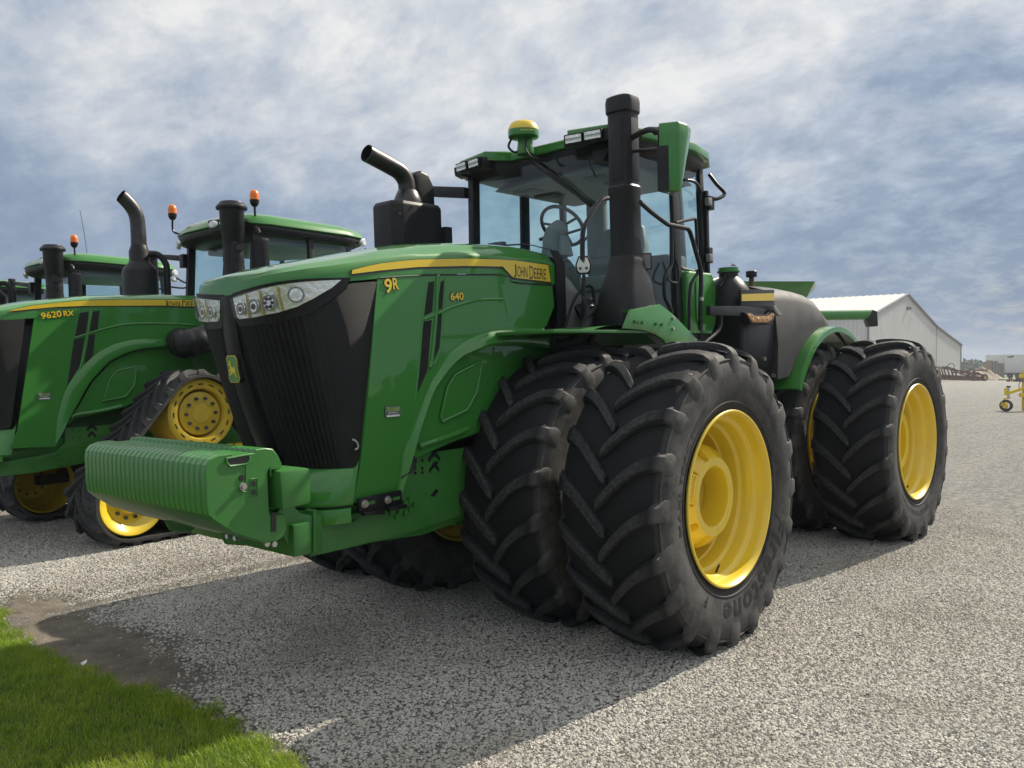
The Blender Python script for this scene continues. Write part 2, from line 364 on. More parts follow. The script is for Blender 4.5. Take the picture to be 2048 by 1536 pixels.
def gravel_mat():
    m=bpy.data.materials.new('gravel'); m.use_nodes=True; t=NT(m.node_tree); t.n.clear()
    tc=t.new('ShaderNodeTexCoord').outputs['Object']
    def vor(s,f='F1'): return t.new('ShaderNodeTexVoronoi',{'Vector':tc,'Scale':s},feature=f)
    big=t.noise(tc,.35,4,.6); mid=t.noise(tc,1.7,5,.65); 
    v1=vor(46.); v2=vor(88.)
    e1=vor(46.,'DISTANCE_TO_EDGE').outputs[0]; e2=vor(88.,'DISTANCE_TO_EDGE').outputs[0]
    rnd=t.new('ShaderNodeSeparateColor',{0:v1.outputs[1]}).outputs[0]
    rnd2=t.new('ShaderNodeSeparateColor',{0:v2.outputs[1]}).outputs[1]
    s1=t.ramp(rnd,[(0,(.26,.26,.255)),(.25,(.37,.36,.34)),(.55,(.45,.435,.40)),(.8,(.52,.495,.44)),(1,(.64,.61,.54))])
    s2=t.ramp(rnd2,[(0,(.20,.20,.195)),(.5,(.40,.385,.355)),(1,(.58,.555,.50))])
    stone=t.mix(.45,s1,s2)
    gap=t.math('MULTIPLY',t.ramp(e1,[(0.,.25),(.11,1.)]),t.ramp(e2,[(0.,.45),(.09,1.)]))
    vm=t.new('ShaderNodeVectorMath',{0:stone},operation='SCALE'); t.l.new(t.math('ADD',t.math('MULTIPLY',gap,.75),.25),vm.inputs[3])
    c=vm.outputs[0]
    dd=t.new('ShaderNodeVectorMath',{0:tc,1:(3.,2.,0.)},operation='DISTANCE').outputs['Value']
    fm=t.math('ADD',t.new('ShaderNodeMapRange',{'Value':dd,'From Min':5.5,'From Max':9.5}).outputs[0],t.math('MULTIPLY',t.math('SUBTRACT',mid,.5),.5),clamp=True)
    c=t.mix(fm,t.mix(t.ramp(e2,[(0.,0.),(.12,1.)]),(.075,.07,.06),(.24,.225,.195)),c)  # bed under the loose stones painted darker, standing in for shade in their gaps
    st=t.noise(t.new('ShaderNodeMapping',{'Vector':tc,'Scale':(.25,2.2,1),'Rotation':(0,0,.12)}).outputs[0],1.,4,.6); c=t.mix(t.math('MULTIPLY',t.ramp(st,[(.45,0.),(.62,1.)]),.25),c,(.47,.445,.40))
    g3=t.noise(tc,11.,4,.75); vm3=t.new('ShaderNodeVectorMath',{0:c},operation='SCALE'); t.l.new(t.new('ShaderNodeMapRange',{'Value':g3,'From Min':.35,'From Max':.65,'To Min':.62,'To Max':1.34}).outputs[0],vm3.inputs[3]); c=vm3.outputs[0]
    # fines and dust patches
    c=t.mix(t.math('MULTIPLY',t.ramp(mid,[(.50,0.),(.72,1.)]),.30),c,(.42,.40,.36))
    c=t.mix(t.math('MULTIPLY',t.ramp(big,[(.55,0.),(.75,1.)]),.30),c,(.27,.255,.23))
    b=t.new('ShaderNodeBsdfPrincipled',{'Base Color':c,'Roughness':.85,'Specular IOR Level':.25})
    h=t.math('ADD',t.math('MINIMUM',t.math('MULTIPLY',e1,1.3),.5),t.math('MULTIPLY',t.math('MINIMUM',t.math('MULTIPLY',e2,1.1),.4),.6))
    bp=t.new('ShaderNodeBump',{'Height':h,'Strength':1.,'Distance':.035}); t.l.new(bp.outputs[0],b.inputs['Normal'])
    o=t.new('ShaderNodeOutputMaterial'); t.l.new(b.outputs[0],o.inputs[0]); return m
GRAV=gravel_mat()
SOIL=pmat('bare_soil',(.125,.104,.080),.95,var=.4,vscale=4,grime=(.19,.165,.13),gscale=7,gamt=.7,bump=1.,bscale=45)
TURF=pmat('turf_soil',(.035,.045,.018),.95,var=.3,vscale=8)
FIELD=pmat('far_fields',(.12,.15,.06),.95,var=.35,vscale=.01)
# edge between lawn and gravel, on the ground in front of the weights: lawn lies toward +x of this line
LAWN=[(3.006,-4.218),(2.852,-3.14),(2.784,-2.891),(2.913,-2.255),(2.94,-1.634),(2.895,-1.119),(2.852,-0.627),(2.795,-0.291),(2.753,-0.13),(2.716,0.144),(2.697,0.379),(2.737,0.695),(2.735,0.963),(2.753,1.199),(2.808,1.613)]
SOILP=[(2.768,-2.89),(2.568,-3.002),(2.39,-2.756),(2.344,-2.183),(2.342,-1.661),(2.338,-1.122),(2.417,-0.647),(2.582,-0.279),(2.748,-0.204),(2.942,-0.625),(2.988,-1.633),(2.937,-2.39)]
def lawn_edge(y):
    ys=[q[1] for q in LAWN]; xs=[q[0] for q in LAWN]
    o=np.argsort(ys); return float(np.interp(y,np.array(ys)[o],np.array(xs)[o]))
near=grid(-14,14,-22,14,84,108); near.f=near.f
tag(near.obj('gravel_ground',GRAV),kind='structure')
# the wide ground round the yard, out to the horizon
b=B(); rr=[(14,0)]; 
def ring_pts(r,n=72):
    return [(r*math.cos(2*pi*i/n),-4+r*math.sin(2*pi*i/n)) for i in range(n)]
radii=[8,14,20,28,40,60,90,130,170]
b=B(); b.loft([[(x,y,gz(x,y)-(.05 if r<17 else 0)) for x,y in ring_pts(r)] for r in radii],True,False)
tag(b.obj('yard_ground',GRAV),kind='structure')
b=B(); b.loft([[(x,y,gz(x,y)-.25 if r<180 else gz(x,y)-.6) for x,y in ring_pts(r)] for r in (160,300,500,860)],True,False)
tag(b.obj('fields',FIELD),kind='structure')
# bare soil patch and the lawn
def in_poly(x,y,P):
    c=False; n=len(P)
    for i in range(n):
        (x1,y1),(x2,y2)=P[i],P[i-1]
        if (y1>y)!=(y2>y) and x<(x2-x1)*(y-y1)/(y2-y1)+x1: c=not c
    return c
rs=random.Random(5)
def soil_h(x,y):
    d=1e9; n=len(SOILP); P=Vector((x,y))
    for i in range(n):
        a=Vector(SOILP[i-1]); c=Vector(SOILP[i]); t=max(0,min(1,(P-a).dot(c-a)/(c-a).length_squared)); d=min(d,(P-a-(c-a)*t).length)
    return d if in_poly(x,y,SOILP) else -d
b=B(); xs=np.linspace(1.2,3.6,60); ys=np.linspace(-5.,.6,120)
for x in xs:
    for y in ys:
        n=.05*math.sin(x*9+y*5)+.05*math.sin(x*17-y*13)+.03*math.sin(x*31+y*27)
        h=soil_h(x,y)+n
        b.v.append((x,y,gz(x,y)+max(-.03,min(.006,h*.05))+.004*math.sin(x*40)*math.sin(y*33)))
for i in range(59):
    for j in range(119): k=i*120+j; b.f.append((k,k+120,k+121,k+1))
tag(b.obj('soil_ground',SOIL),kind='structure')
SCR=Vector([(2.863,-1.061,0.02)][0]); b=B(); b.loft([[SCR+Vector((-.006,-.025,0)),SCR+Vector((.012,-.02,.012)),SCR+Vector((.015,.02,.006)),SCR+Vector((-.008,.025,.02)),SCR+Vector((-.02,0,.03))],[SCR+Vector((-.006,-.025,.004)),SCR+Vector((.012,-.02,.016)),SCR+Vector((.015,.02,.010)),SCR+Vector((-.008,.025,.024)),SCR+Vector((-.02,0,.034))]],True,True)
tag(b.obj('litter_scrap',DWHITE,smooth=0),'crumpled white scrap of litter on the bare soil by the lawn','litter')
b=B(); ys=np.linspace(-9,4,130); rows=14
for y in ys:
    e=lawn_edge(y)+.025*math.sin(y*21)+.02*math.sin(y*47)
    for k in range(rows): 
        d=k/(rows-1); x=e+d*d*7; b.v.append((x,y,gz(x,y)+.045*min(1,(x-e)/.12)-.02))
for i in range(129):
    for j in range(rows-1): k=i*rows+j; b.f.append((k,k+1,k+rows+1,k+rows))
tag(b.obj('lawn_ground',TURF),kind='structure')
# ---- scattered stones and grass with geometry nodes
def stone_mesh(seed):
    r=random.Random(seed); bm=bmesh.new(); bmesh.ops.create_icosphere(bm,subdivisions=1,radius=.5)
    ax=(1,r.uniform(.6,.9),r.uniform(.42,.7))
    for v in bm.verts:
        n=1+.22*math.sin(v.co.x*5+seed)*math.cos(v.co.y*6+seed*2)+r.uniform(-.16,.16)
        v.co=Vector((v.co.x*ax[0]*n,v.co.y*ax[1]*n,v.co.z*ax[2]*n))
    me=bpy.data.meshes.new('stone'); bm.to_mesh(me); bm.free(); return me
def stone_mat():
    m=bpy.data.materials.new('stone'); m.use_nodes=True; t=NT(m.node_tree); t.n.clear()
    a=t.new('ShaderNodeAttribute',attribute_name='rnd',attribute_type='INSTANCER').outputs['Fac']
    c=t.ramp(a,[(0,(.26,.255,.245)),(.10,(.37,.36,.335)),(.4,(.44,.425,.385)),(.75,(.50,.475,.42)),(.93,(.56,.53,.46)),(1,(.66,.63,.56))])
    tc=t.new('ShaderNodeTexCoord').outputs['Object']; nz=t.noise(tc,3.,3,.6)
    ps=t.new('ShaderNodeNewGeometry').outputs['Position']; p1=t.noise(ps,.9,4,.6); p2=t.noise(ps,2.6,4,.6)
    c=t.mix(t.math('MULTIPLY',t.ramp(p1,[(.48,0.),(.66,1.)]),.45),c,(.26,.225,.175)); c=t.mix(t.math('MULTIPLY',t.ramp(p2,[(.55,0.),(.72,1.)]),.35),c,(.62,.58,.50))
    vm=t.new('ShaderNodeVectorMath',{0:c},operation='SCALE'); t.l.new(t.math('ADD',t.math('MULTIPLY',nz,.5),.72),vm.inputs[3])
    b=t.new('ShaderNodeBsdfPrincipled',{'Base Color':vm.outputs[0],'Roughness':.8,'Specular IOR Level':.3})
    o=t.new('ShaderNodeOutputMaterial'); t.l.new(b.outputs[0],o.inputs[0]); return m
def scatter(o,meshes,density,smin,smax,flat,seed,scz=(1,1),attr='rnd'):
    ng=bpy.data.node_groups.new('scatter','GeometryNodeTree')
    ng.interface.new_socket('Geometry',in_out='INPUT',socket_type='NodeSocketGeometry'); ng.interface.new_socket('Geometry',in_out='OUTPUT',socket_type='NodeSocketGeometry')
    t=NT(ng); gi=t.new('NodeGroupInput'); go=t.new('NodeGroupOutput')
    dp=t.new('GeometryNodeDistributePointsOnFaces',{'Mesh':gi.outputs[0],'Density':density,'Seed':seed})
    if o.data.attributes.get('dens') is not None:
        na=t.new('GeometryNodeInputNamedAttribute',{'Name':'dens'},data_type='FLOAT')
        t.l.new(t.math('MULTIPLY',na.outputs[0],density),dp.inputs['Density'])
    coll=bpy.data.collections.new('pieces_'+o.name)
    for me in meshes:
        q=bpy.data.objects.new('piece',me); coll.objects.link(q)
    ci=t.new('GeometryNodeCollectionInfo',{'Collection':coll,'Separate Children':True,'Reset Children':True})
    rr=t.new('FunctionNodeRandomValue',{'Min':(-flat,-flat,0),'Max':(flat,flat,6.283),'Seed':seed+1},data_type='FLOAT_VECTOR')
    rs=t.new('FunctionNodeRandomValue',{2:smin,3:smax,'Seed':seed+2},data_type='FLOAT')
    ip=t.new('GeometryNodeInstanceOnPoints',{'Points':dp.outputs[0],'Instance':ci.outputs[0],'Pick Instance':True,'Rotation':rr.outputs[0]})
    t.l.new(rs.outputs[1],ip.inputs['Scale'])
    ra=t.new('FunctionNodeRandomValue',{2:0.,3:1.,'Seed':seed+3},data_type='FLOAT')
    sa=t.new('GeometryNodeStoreNamedAttribute',{'Geometry':ip.outputs[0],'Name':attr},data_type='FLOAT',domain='INSTANCE')
    t.l.new(ra.outputs[1],sa.inputs['Value'])
    t.l.new(sa.outputs[0],go.inputs[0])
    md=o.modifiers.new('scatter','NODES'); md.node_group=ng
def scatter_base(name,cells,mat,nx,ny,x0,x1,y0,y1,dens,dz):
    b=B(); xs=np.linspace(x0,x1,nx+1); ys=np.linspace(y0,y1,ny+1); D=[]
    for x in xs:
        for y in ys: b.v.append((x,y,gz(x,y)+dz(x,y))); D.append(dens(x,y))
    for i in range(nx):
        for j in range(ny):
            k=i*(ny+1)+j; q=(k,k+ny+1,k+ny+2,k+1)
            if sum(D[a] for a in q)>.001: b.f.append(q)
    me=bpy.data.meshes.new(name); me.from_pydata(b.v,[],b.f); me.attributes.new('dens','FLOAT','POINT').data.foreach_set('value',D)
    me.materials.append(mat); return tag(link(name,me),kind='stuff')
def cam_dist(x,y): return math.hypot(x-CP.x,y-CP.y)
def in_view(x,y,m=2.2):
    d=Vector((x-CP.x,y-CP.y,0)); f=d.dot(fw); s=d.dot(rt); return f>-.6 and abs(s)<max(f,0)*.63+m
def dens_g(x,y):
    if not in_view(x,y): return 0.
    d=cam_dist(x,y)
    if d>11.5: return 0.
    s=soil_h(x,y)+.09*math.sin(x*9+y*5)+.07*math.sin(x*17-y*13)
    q=min(1,max(0,(-s+.14)/.50)); k=max(.05,q*q*(3-2*q)) if s<.14 else .09
    le=lawn_edge(y)-x+.05*math.sin(y*13)+.03*math.sin(y*37); k*=min(1,max(.12,le/.14))
    if x>lawn_edge(y)+.03 : k=0.
    return k*(1. if d<8 else max(.10,1-(d-8)/3.5*.9))
STM=stone_mat()
sms=[stone_mesh(i) for i in range(6)]
for me in sms: me.materials.append(STM)
gb=scatter_base('loose_gravel',None,STM,150,190,-7.5,7.,-10,8.5,dens_g,lambda x,y:-.004)
scatter(gb,sms,7600,.012,.033,.8,3)
# grass blades in tufts
def blade_mat():
    m=bpy.data.materials.new('grass_blade'); m.use_nodes=True; t=NT(m.node_tree); t.n.clear()
    a=t.new('ShaderNodeAttribute',attribute_name='rnd',attribute_type='INSTANCER').outputs['Fac']
    pn=t.noise(t.new('ShaderNodeNewGeometry').outputs['Position'],3.2,4,.6)
    a=t.math('ADD',t.math('MULTIPLY',a,.62),t.math('MULTIPLY',t.ramp(pn,[(.35,0.),(.68,1.)]),.38))
    c=t.ramp(a,[(0,(.16,.27,.016)),(.5,(.26,.38,.028)),(.85,(.38,.46,.055)),(1,(.55,.52,.22))])
    b=t.new('ShaderNodeBsdfPrincipled',{'Base Color':c,'Roughness':.5,'Specular IOR Level':.35})
    tr=t.new('ShaderNodeBsdfTranslucent',{'Color':c}); mx=t.new('ShaderNodeMixShader',{0:.4,1:b,2:tr})
    o=t.new('ShaderNodeOutputMaterial'); t.l.new(mx.outputs[0],o.inputs[0]); return m
BLD=blade_mat()
def tuft(seed):
    r=random.Random(seed); b=B()
    for k in range(16):
        a=r.uniform(0,6.28); x,y=r.gauss(0,.018),r.gauss(0,.018); h=r.uniform(.022,.062)*(1.25 if r.random()<.1 else 1); w=r.uniform(.0010,.0019); le=r.uniform(.15,.9)*h; dx,dy=math.cos(a),math.sin(a); px,py=-dy*w,dx*w
        pts=[]
        for t in (0,.5,.85):
            q=(x+dx*le*t*t,y+dy*le*t*t,h*t); ww=1-t*.45; pts+=[(q[0]-px*ww,q[1]-py*ww,q[2]),(q[0]+px*ww,q[1]+py*ww,q[2])]
        pts.append((x+dx*le,y+dy*le,h))
        b.add(pts,[(0,1,3,2),(2,3,5,4),(4,5,6)])
    me=bpy.data.meshes.new('tuft'); me.from_pydata(b.v,[],b.f); me.materials.append(BLD); return me
def dens_l(x,y):
    if not in_view(x,y,2.6): return 0.
    e=lawn_edge(y)+.05*math.sin(y*21)+.03*math.sin(y*47); return max(0.,min(1.,(x-e)/.06))
lb=scatter_base('grass',None,BLD,100,150,1.6,6.6,-8,4.,dens_l,lambda x,y:.0)
scatter(lb,[tuft(i) for i in range(7)],2600,.6,1.15,.3,11)
# ------------------------------------------------------------ big dual wheels
def sq(v,hub=.95):     # the tyre flattens on the gravel and bulges a little above it
    x,y,z=v; s=max(0,(-z-.60))/.35
    y*=1+.015*s*s
    return (x,y,max(z,-hub-.012))
def tyre_mesh(n=20,R=1.03,ph=0.,name='tyre',hub=.95):
    b=B()
    half=[(0,.974),(.12,.972),(.22,.964),(.28,.949),(.322,.924),(.348,.888),(.362,.842),(.364,.79),(.360,.74),(.350,.685),(.338,.635),(.326,.60),(.322,.585),(.318,.562)]
    prof=[(-y,r) for y,r in reversed(half[1:])]+half
    b.rev([(r*R/1.03,y) for y,r in prof],n=96)
    # thin moulded rings on the wall
    for sgn in(-1,1):
        for rr,yy in((.90,.350),(.628,.339)):
            b.rev([(rr-.006,sgn*(yy-.004)),(rr-.003,sgn*(yy+.0035)),(rr+.003,sgn*(yy+.0035)),(rr+.006,sgn*(yy-.004))],n=96)
    top=[(-.03,1.010,.019),(-.012,1.026,.027),(.03,1.029,.029),(.09,1.0285,.031),(.16,1.023,.032),(.22,1.015,.034),(.27,1.003,.036),(.315,.984,.039),(.344,.958,.041)]
    wall=[(.357,.932,.042,.318),(.363,.902,.046,.326),(.366,.870,.050,.338),(.3655,.838,.054,.346),(.3625,.80,.056,.350)]
    for sgn in(-1,1):
        for k in range(n):
            t0=2*pi*(k+(.5 if sgn<0 else 0)+ph)/n
            rings=[]
            def th(u): return t0+.30*math.sin(min(1,max(0,(u+.03)/.40))*pi/2*.93)
            def P(r,t,y): return sq((r*R/1.03*math.cos(t),sgn*y,r*R/1.03*math.sin(t)),hub)
            for y,r,w in top:
                t=th(y); e=max(0,(y-.30))*1.2
                base=.964-.02*max(0,(abs(y)-.27)/.1); yb_=min(y,.334)
                # curved inner end hooks toward the centre
                rings.append([P(base,t-(w+.020)/R,yb_),P(r-.006,t-(w+.003)/R,y),P(r,t-(w-.001)/R,y),P(r,t+(w-.001)/R,y),P(r-.006,t+(w+.003)/R,y),P(base,t+(w+.022+e*.2)/R,yb_)])
            for y,r,w,yb in wall:
                t=th(.37)+(.95-r)*.10; g=(.95-r)*.30
                rings.append([P(r,t-(w+.016+g)/R,yb),P(r,t-(w+.002+g)/R,y-.006),P(r,t-(w-.007+g*.6)/R,y),P(r,t+(w-.007+g*.6)/R,y),P(r,t+(w+.002+g)/R,y-.006),P(r,t+(w+.018+g)/R,yb)])
            b.loft(rings,True,True)
    b.v=[sq(q,hub) for q in b.v]
    return b.mesh(name,RUB,smooth=28)
TY=[tyre_mesh(ph=.2),tyre_mesh(ph=.68)]
def rim_mesh():
    b=B()
    b.rev([(.560,.318),(.573,.326),(.576,.336),(.571,.344),(.562,.344),(.556,.336),(.548,.322),(.541,.300),(.537,.262),(.533,.252),(.508,.236),(.503,.228),(.500,.165),(.496,.156),(.474,.142),(.470,.134),(.466,.060),(.462,.052),(.452,.044),(.448,-.05),(.450,-.22),(.475,-.25),(.50,-.262),(.535,-.275),(.540,-.31),(.556,-.336),(.572,-.342),(.572,-.33),(.552,-.31)],n=96)
    b.rev([(.449,-.055),(.36,-.075),(.33,-.095),(.18,-.105)],n=64); b.rev([(.18,-.115),(.33,-.105),(.36,-.085),(.449,-.065)],n=64)
    return b.mesh('wheel',YEL,smooth=30)
RIM=rim_mesh()
def hub_mesh(kind):
    b=B()
    if kind=='cast':
        def mod(j,a,r):
            if j in(2,3,4): return r-.075*max(0,math.cos(10*a))**5
            if j==5: return r-.010*max(0,math.cos(10*a))**2
            return r
        b.rev([(.36,-.09),(.352,-.02),(.350,.05),(.346,.105),(.318,.155),(.268,.203),(.258,.212),(.206,.212),(.198,.206),(.194,.19),(.190,.0)],n=120,mod=mod)
    elif kind=='ring':
        b.rev([(.37,-.09),(.355,-.03),(.33,.02),(.315,.10),(.300,.155),(.292,.160),(.232,.160),(.224,.154),(.218,.0)],n=72)
    else:
        b.rev([(.30,-.10),(.29,.02),(.27,.16),(.25,.19),(.17,.20),(.16,.235),(.02,.24)],n=48)
    b.rev([(.20,-.02),(.001,-.02)] if kind!='axle' else [(.02,.24),(.001,.24)],n=48)
    return b.mesh('hub',YEL,smooth=30)
HUBS={k:hub_mesh(k) for k in('cast','ring','axle')}
def core_mesh():
    b=B(); b.rev([(.186,.03),(.182,.035),(.001,.035)],n=48); b.rev([(.19,.0),(.186,.028)],n=48); return b.mesh('hub_core',YELD,smooth=30)
CORE=core_mesh()
def plate_mesh():
    b=B(); L=[]
    for r,y0,y1 in ((.262,.205,.220),(.312,.160,.176)):
        L.append((r,y0,y1))
    rg=[]
    for a in np.linspace(R_(-2),R_(38),8):
        c,s_=math.cos(a),math.sin(a); rg.append([(r*c,y,r*s_) for r,y in ((.264,.200),(.266,.214),(.314,.168),(.312,.150))])
    b.loft(rg,True,True)
    for k in range(9):
        a=R_(2+4*k)
        for r,y in ((.278,.204),(.292,.191),(.304,.179)): b.obox((r*math.cos(a),y,r*math.sin(a)),(.004,0,0),(0,.004,0),(0,0,.007))
    return b.mesh('hub_plate',YEL,smooth=30)
PLATE=plate_mesh()
bb=B()
for k in range(10):
    a=2*pi*(k+.5)/10; bb.cyl((.405*math.cos(a),-.10,.405*math.sin(a)),(.405*math.cos(a),-.03,.405*math.sin(a)),.021,n=6)
NUT=bb.mesh('wheel_nuts',YELD,smooth=30)
vb=B(); vb.tube([(0,.21,-.498),(0,.22,-.475),(0,.235,-.445)],.008,8); VALVE=vb.mesh('valve',BLK)
def arc(y0,R0,t0): # text on the wall of a tyre, clockwise seen from outside
    def f(u,v,d):
        r=R0+v; t=t0+u/R0
        x,z=r*math.cos(t),r*math.sin(t); 
        yy=np.interp(r,[.562,.60,.635,.685,.74,.80,.87],[.318,.326,.338,.350,.360,.364,.361])
        return sq((x,yy+.003+d*.004,z))
    return f
def dual_wheel(root,loc,mirror,ph,hub,texts=False,rz=0.):
    M=Matrix.Translation(loc)@Matrix.Rotation(rz,4,'Z')
    if mirror: M=M@Matrix.Rotation(pi,4,'Z')
    w=link('wheel',RIM,root,M)
    ty=link('tyre',TY[ph],w,M@(Matrix.Rotation(pi,4,'Z') if mirror else Matrix.Identity(4)))
    h=link('hub',HUBS[hub],w,M); tag(link('wheel_nuts',NUT,w,M),kind='stuff')
    if hub!='axle': link('hub_core',CORE,w,M)
    link('valve',VALVE,w,M)
    if hub=='cast': tag(link('hub_plate',PLATE,w,M),kind='stuff')
    if texts:
        for body,t0,R0,W,H,kw,nm in texts:
            o=text_on(nm,body,arc(0,R0,R_(t0)),RUBL,w,W,H,**kw); o.matrix_basis=M; WM[o.name]=M
    return w
# ------------------------------------------------------------ the big wheeled tractor
T1=thing('tractor',(-1.95,0,0),'large green wheeled tractor with black dual tyres, yellow rims and a green front weight pack','tractor')
TXT=[('Firestone',241,.725,1.12,.135,dict(bold=.02,shear=.25,space=1.15),'tyre_lettering'),
     ('MAXI TRACTION',25,.685,.86,.05,dict(bold=.02,shear=.15,space=1.1),'tyre_lettering'),
     ('710/70R42',128,.745,.42,.055,dict(bold=.01,space=1.1),'tyre_lettering'),
     ('F',305,.70,.05,.07,dict(bold=.02,shear=.2),'tyre_emblem')]
ART=-.0156
def rearpos(y):
    fx=Vector((math.cos(ART),math.sin(ART),0)); ly=Vector((-math.sin(ART),math.cos(ART),0))
    return Vector((-1.956,0,.95))-fx*1.956+ly*y
dual_wheel(T1,Vector((0,1.66,.95)),False,0,'cast',TXT)
dual_wheel(T1,Vector((0,.77,.95)),False,1,'axle',[('Firestone',150,.725,1.12,.135,dict(bold=.02,shear=.25,space=1.15),'tyre_lettering'),('710/70R42',-8,.70,.42,.07,dict(bold=.01,space=1.1),'tyre_lettering')])
dual_wheel(T1,Vector((0,-.77,.95)),True,1,'axle'); dual_wheel(T1,Vector((0,-1.66,.95)),True,0,'cast')
dual_wheel(T1,rearpos(1.66),False,1,'ring',[('MAXI TRACTION',-75,.70,.86,.05,dict(bold=.02,shear=.15),'tyre_lettering'),('Firestone',160,.725,1.12,.135,dict(bold=.02,shear=.25,space=1.15),'tyre_lettering')],ART)
dual_wheel(T1,rearpos(.79),False,0,'axle',[('Firestone',60,.725,1.12,.14,dict(bold=.02,shear=.25,space=1.15),'tyre_lettering')],ART)
dual_wheel(T1,rearpos(-.79),True,1,'axle',None,ART); dual_wheel(T1,rearpos(-1.66),True,0,'ring',None,ART)
# ---- chassis
b=B(); b.xz([(2.2,1.04),(2.2,.86),(1.9,.80),(1.3,.76),(.9,.80),(.7,.72),(-1.6,.72),(-1.6,1.15),(-.9,1.3),(.6,1.3),(.9,1.25),(1.2,1.12),(2.0,1.05)],.36,.46)
b.mirror(); b.box(1.0,2.15,-.37,.37,.95,1.05); b.box(-1.5,.9,-.36,.36,.74,1.22); b.box(1.9,2.12,-.37,.37,.80,1.0)
b.obj('chassis_frame',GREENM,T1,bevel=.012)
# side rail plate with chevron holes, seen under the bonnet
RAIL=[(2.255,1.159),(2.122,1.116),(1.84,0.978),(1.475,0.982),(1.349,1.326),(1.16,1.399),(0.897,1.502),(0.563,1.603),(0.588,1.033),(1.07,0.826),(1.32,0.802),(1.532,0.814),(1.921,0.817),(2.146,0.816),(2.151,0.919)]
b=B(); b.xz([(2.20,.80),(2.21,1.02),(1.9,1.0),(1.55,1.03),(1.44,1.36),(1.18,1.50),(.95,1.62),(.55,1.62),(.55,1.0),(.98,.84),(1.5,.80)],.455,.50); b.mirror()
b.obj('side_rail',GREENM,T1,bevel=.01)
b=B()
for poly in ([(1.276,1.26),(1.216,1.316),(1.165,1.254),(1.17,1.235),(1.218,1.276),(1.268,1.239)],[(1.27,1.187),(1.219,1.24),(1.177,1.183),(1.182,1.163),(1.221,1.204),(1.267,1.167)]):
    b.xz(poly,.50,.504)
for x,z in [(1.385,1.256),(1.324,1.255),(1.387,1.214),(1.327,1.204),(1.388,1.182),(1.328,1.178),(1.166,1.327),(1.197,1.228)]: b.cyl((x,.499,z),(x,.504,z),.011,n=10)
b.xz([(1.265,1.016),(1.214,1.055),(1.188,1.041),(1.234,1.005)],.50,.504)
b.mirror(); b.obj('rail_opening',DBLK,T1)
b=B()
for x,z in [(1.49,1.007),(1.452,1.018),(1.412,0.98),(1.446,0.956),(1.489,0.944),(1.538,0.961),(1.564,0.933),(1.603,0.959)]: b.cyl((x,.50,z),(x,.522,z),.020,n=6)
b.mirror(); b.obj('rail_bolt',GREENM,T1)
# front weight bracket arms
ARM=[(2.358,1.144),(2.317,1.11),(2.277,1.07),(2.228,1.051),(2.137,1.042),(2.146,0.825),(2.19,0.83),(2.296,0.862),(2.374,0.919),(2.418,0.999),(2.451,1.087)]
b=B(); b.xz(ARM,.47,.54); b.xz([(2.207,1.071),(2.18,1.078),(2.191,0.829),(2.218,0.834)],.46,.555); b.xz([(2.42,.95),(2.5,.90),(2.62,.93),(2.66,1.02),(2.5,1.2)],.30,.34); b.mirror()
b.box(2.25,2.36,-.58,.58,.84,1.02); b.obj('weight_bracket',GREENM,T1,bevel=.012)
b=B(); pb=[(2.435,1.308),(2.404,1.31),(2.374,1.295),(2.379,1.164),(2.43,1.145),(2.448,1.164)]
b.prism([(2.555,-.775,1.355),(2.37,-.775,1.35),(2.37,-.775,1.16),(2.545,-.775,1.15)],(0,1.55,0)); b.obj('weight_carrier_bar',GREENM,T1,bevel=.015)
b=B()
for x,z in ((2.47,.99),(2.52,.945),(2.475,.935)): b.cyl((x,.56,z),(x,.575,z),.017,n=6)
for y in (.42,.34): b.cyl((2.62,y,.985),(2.62,y+.01,.965),.014,n=6)
b.obj('bracket_bolt',STEEL,T1)
# suitcase weights
WP=[(2.935,1.225),(2.935,1.385),(2.928,1.425),(2.905,1.452),(2.86,1.468),(2.79,1.471),(2.785,1.456),(2.66,1.460),(2.655,1.476),(2.60,1.478),(2.555,1.468),(2.525,1.43),(2.505,1.385),(2.51,1.362),(2.54,1.355),(2.585,1.36),(2.590,1.345),(2.590,1.14),(2.585,1.125),(2.51,1.12),(2.49,1.105),(2.492,1.04),(2.515,1.00),(2.55,.985),(2.62,.985),(2.80,1.07),(2.90,1.15),(2.928,1.18)]
me=None; NW=26; PW=1.444/NW
for k in range(NW):
    y=.722-PW*(k+1)
    if me is None:
        b=B(); w=PW-.004; rings=[]
        P=np.array(WP); c=P.mean(0)
        # rounded shell: the rim of each casting is chamfered on both faces
        nrm=[]
        for i in range(len(P)):
            a=P[(i+1)%len(P)]-P[i-1]; nn=np.array([-a[1],a[0]])/np.hypot(*a); nrm.append(nn)
        nrm=np.array(nrm); s=1 if ((P-c)*nrm).sum()>0 else -1
        for yy,off in ((0,-.006),(.003,-.002),(.007,0),(w-.007,0),(w-.003,-.002),(w,-.006)):
            rings.append([(q[0],yy,q[1]) for q in P+nrm*s*off])
        b.loft(rings,True,True); me=b.mesh('weight',GREENW,smooth=25)
    link('weight',me,T1,Vector((0,y+.002,0)))
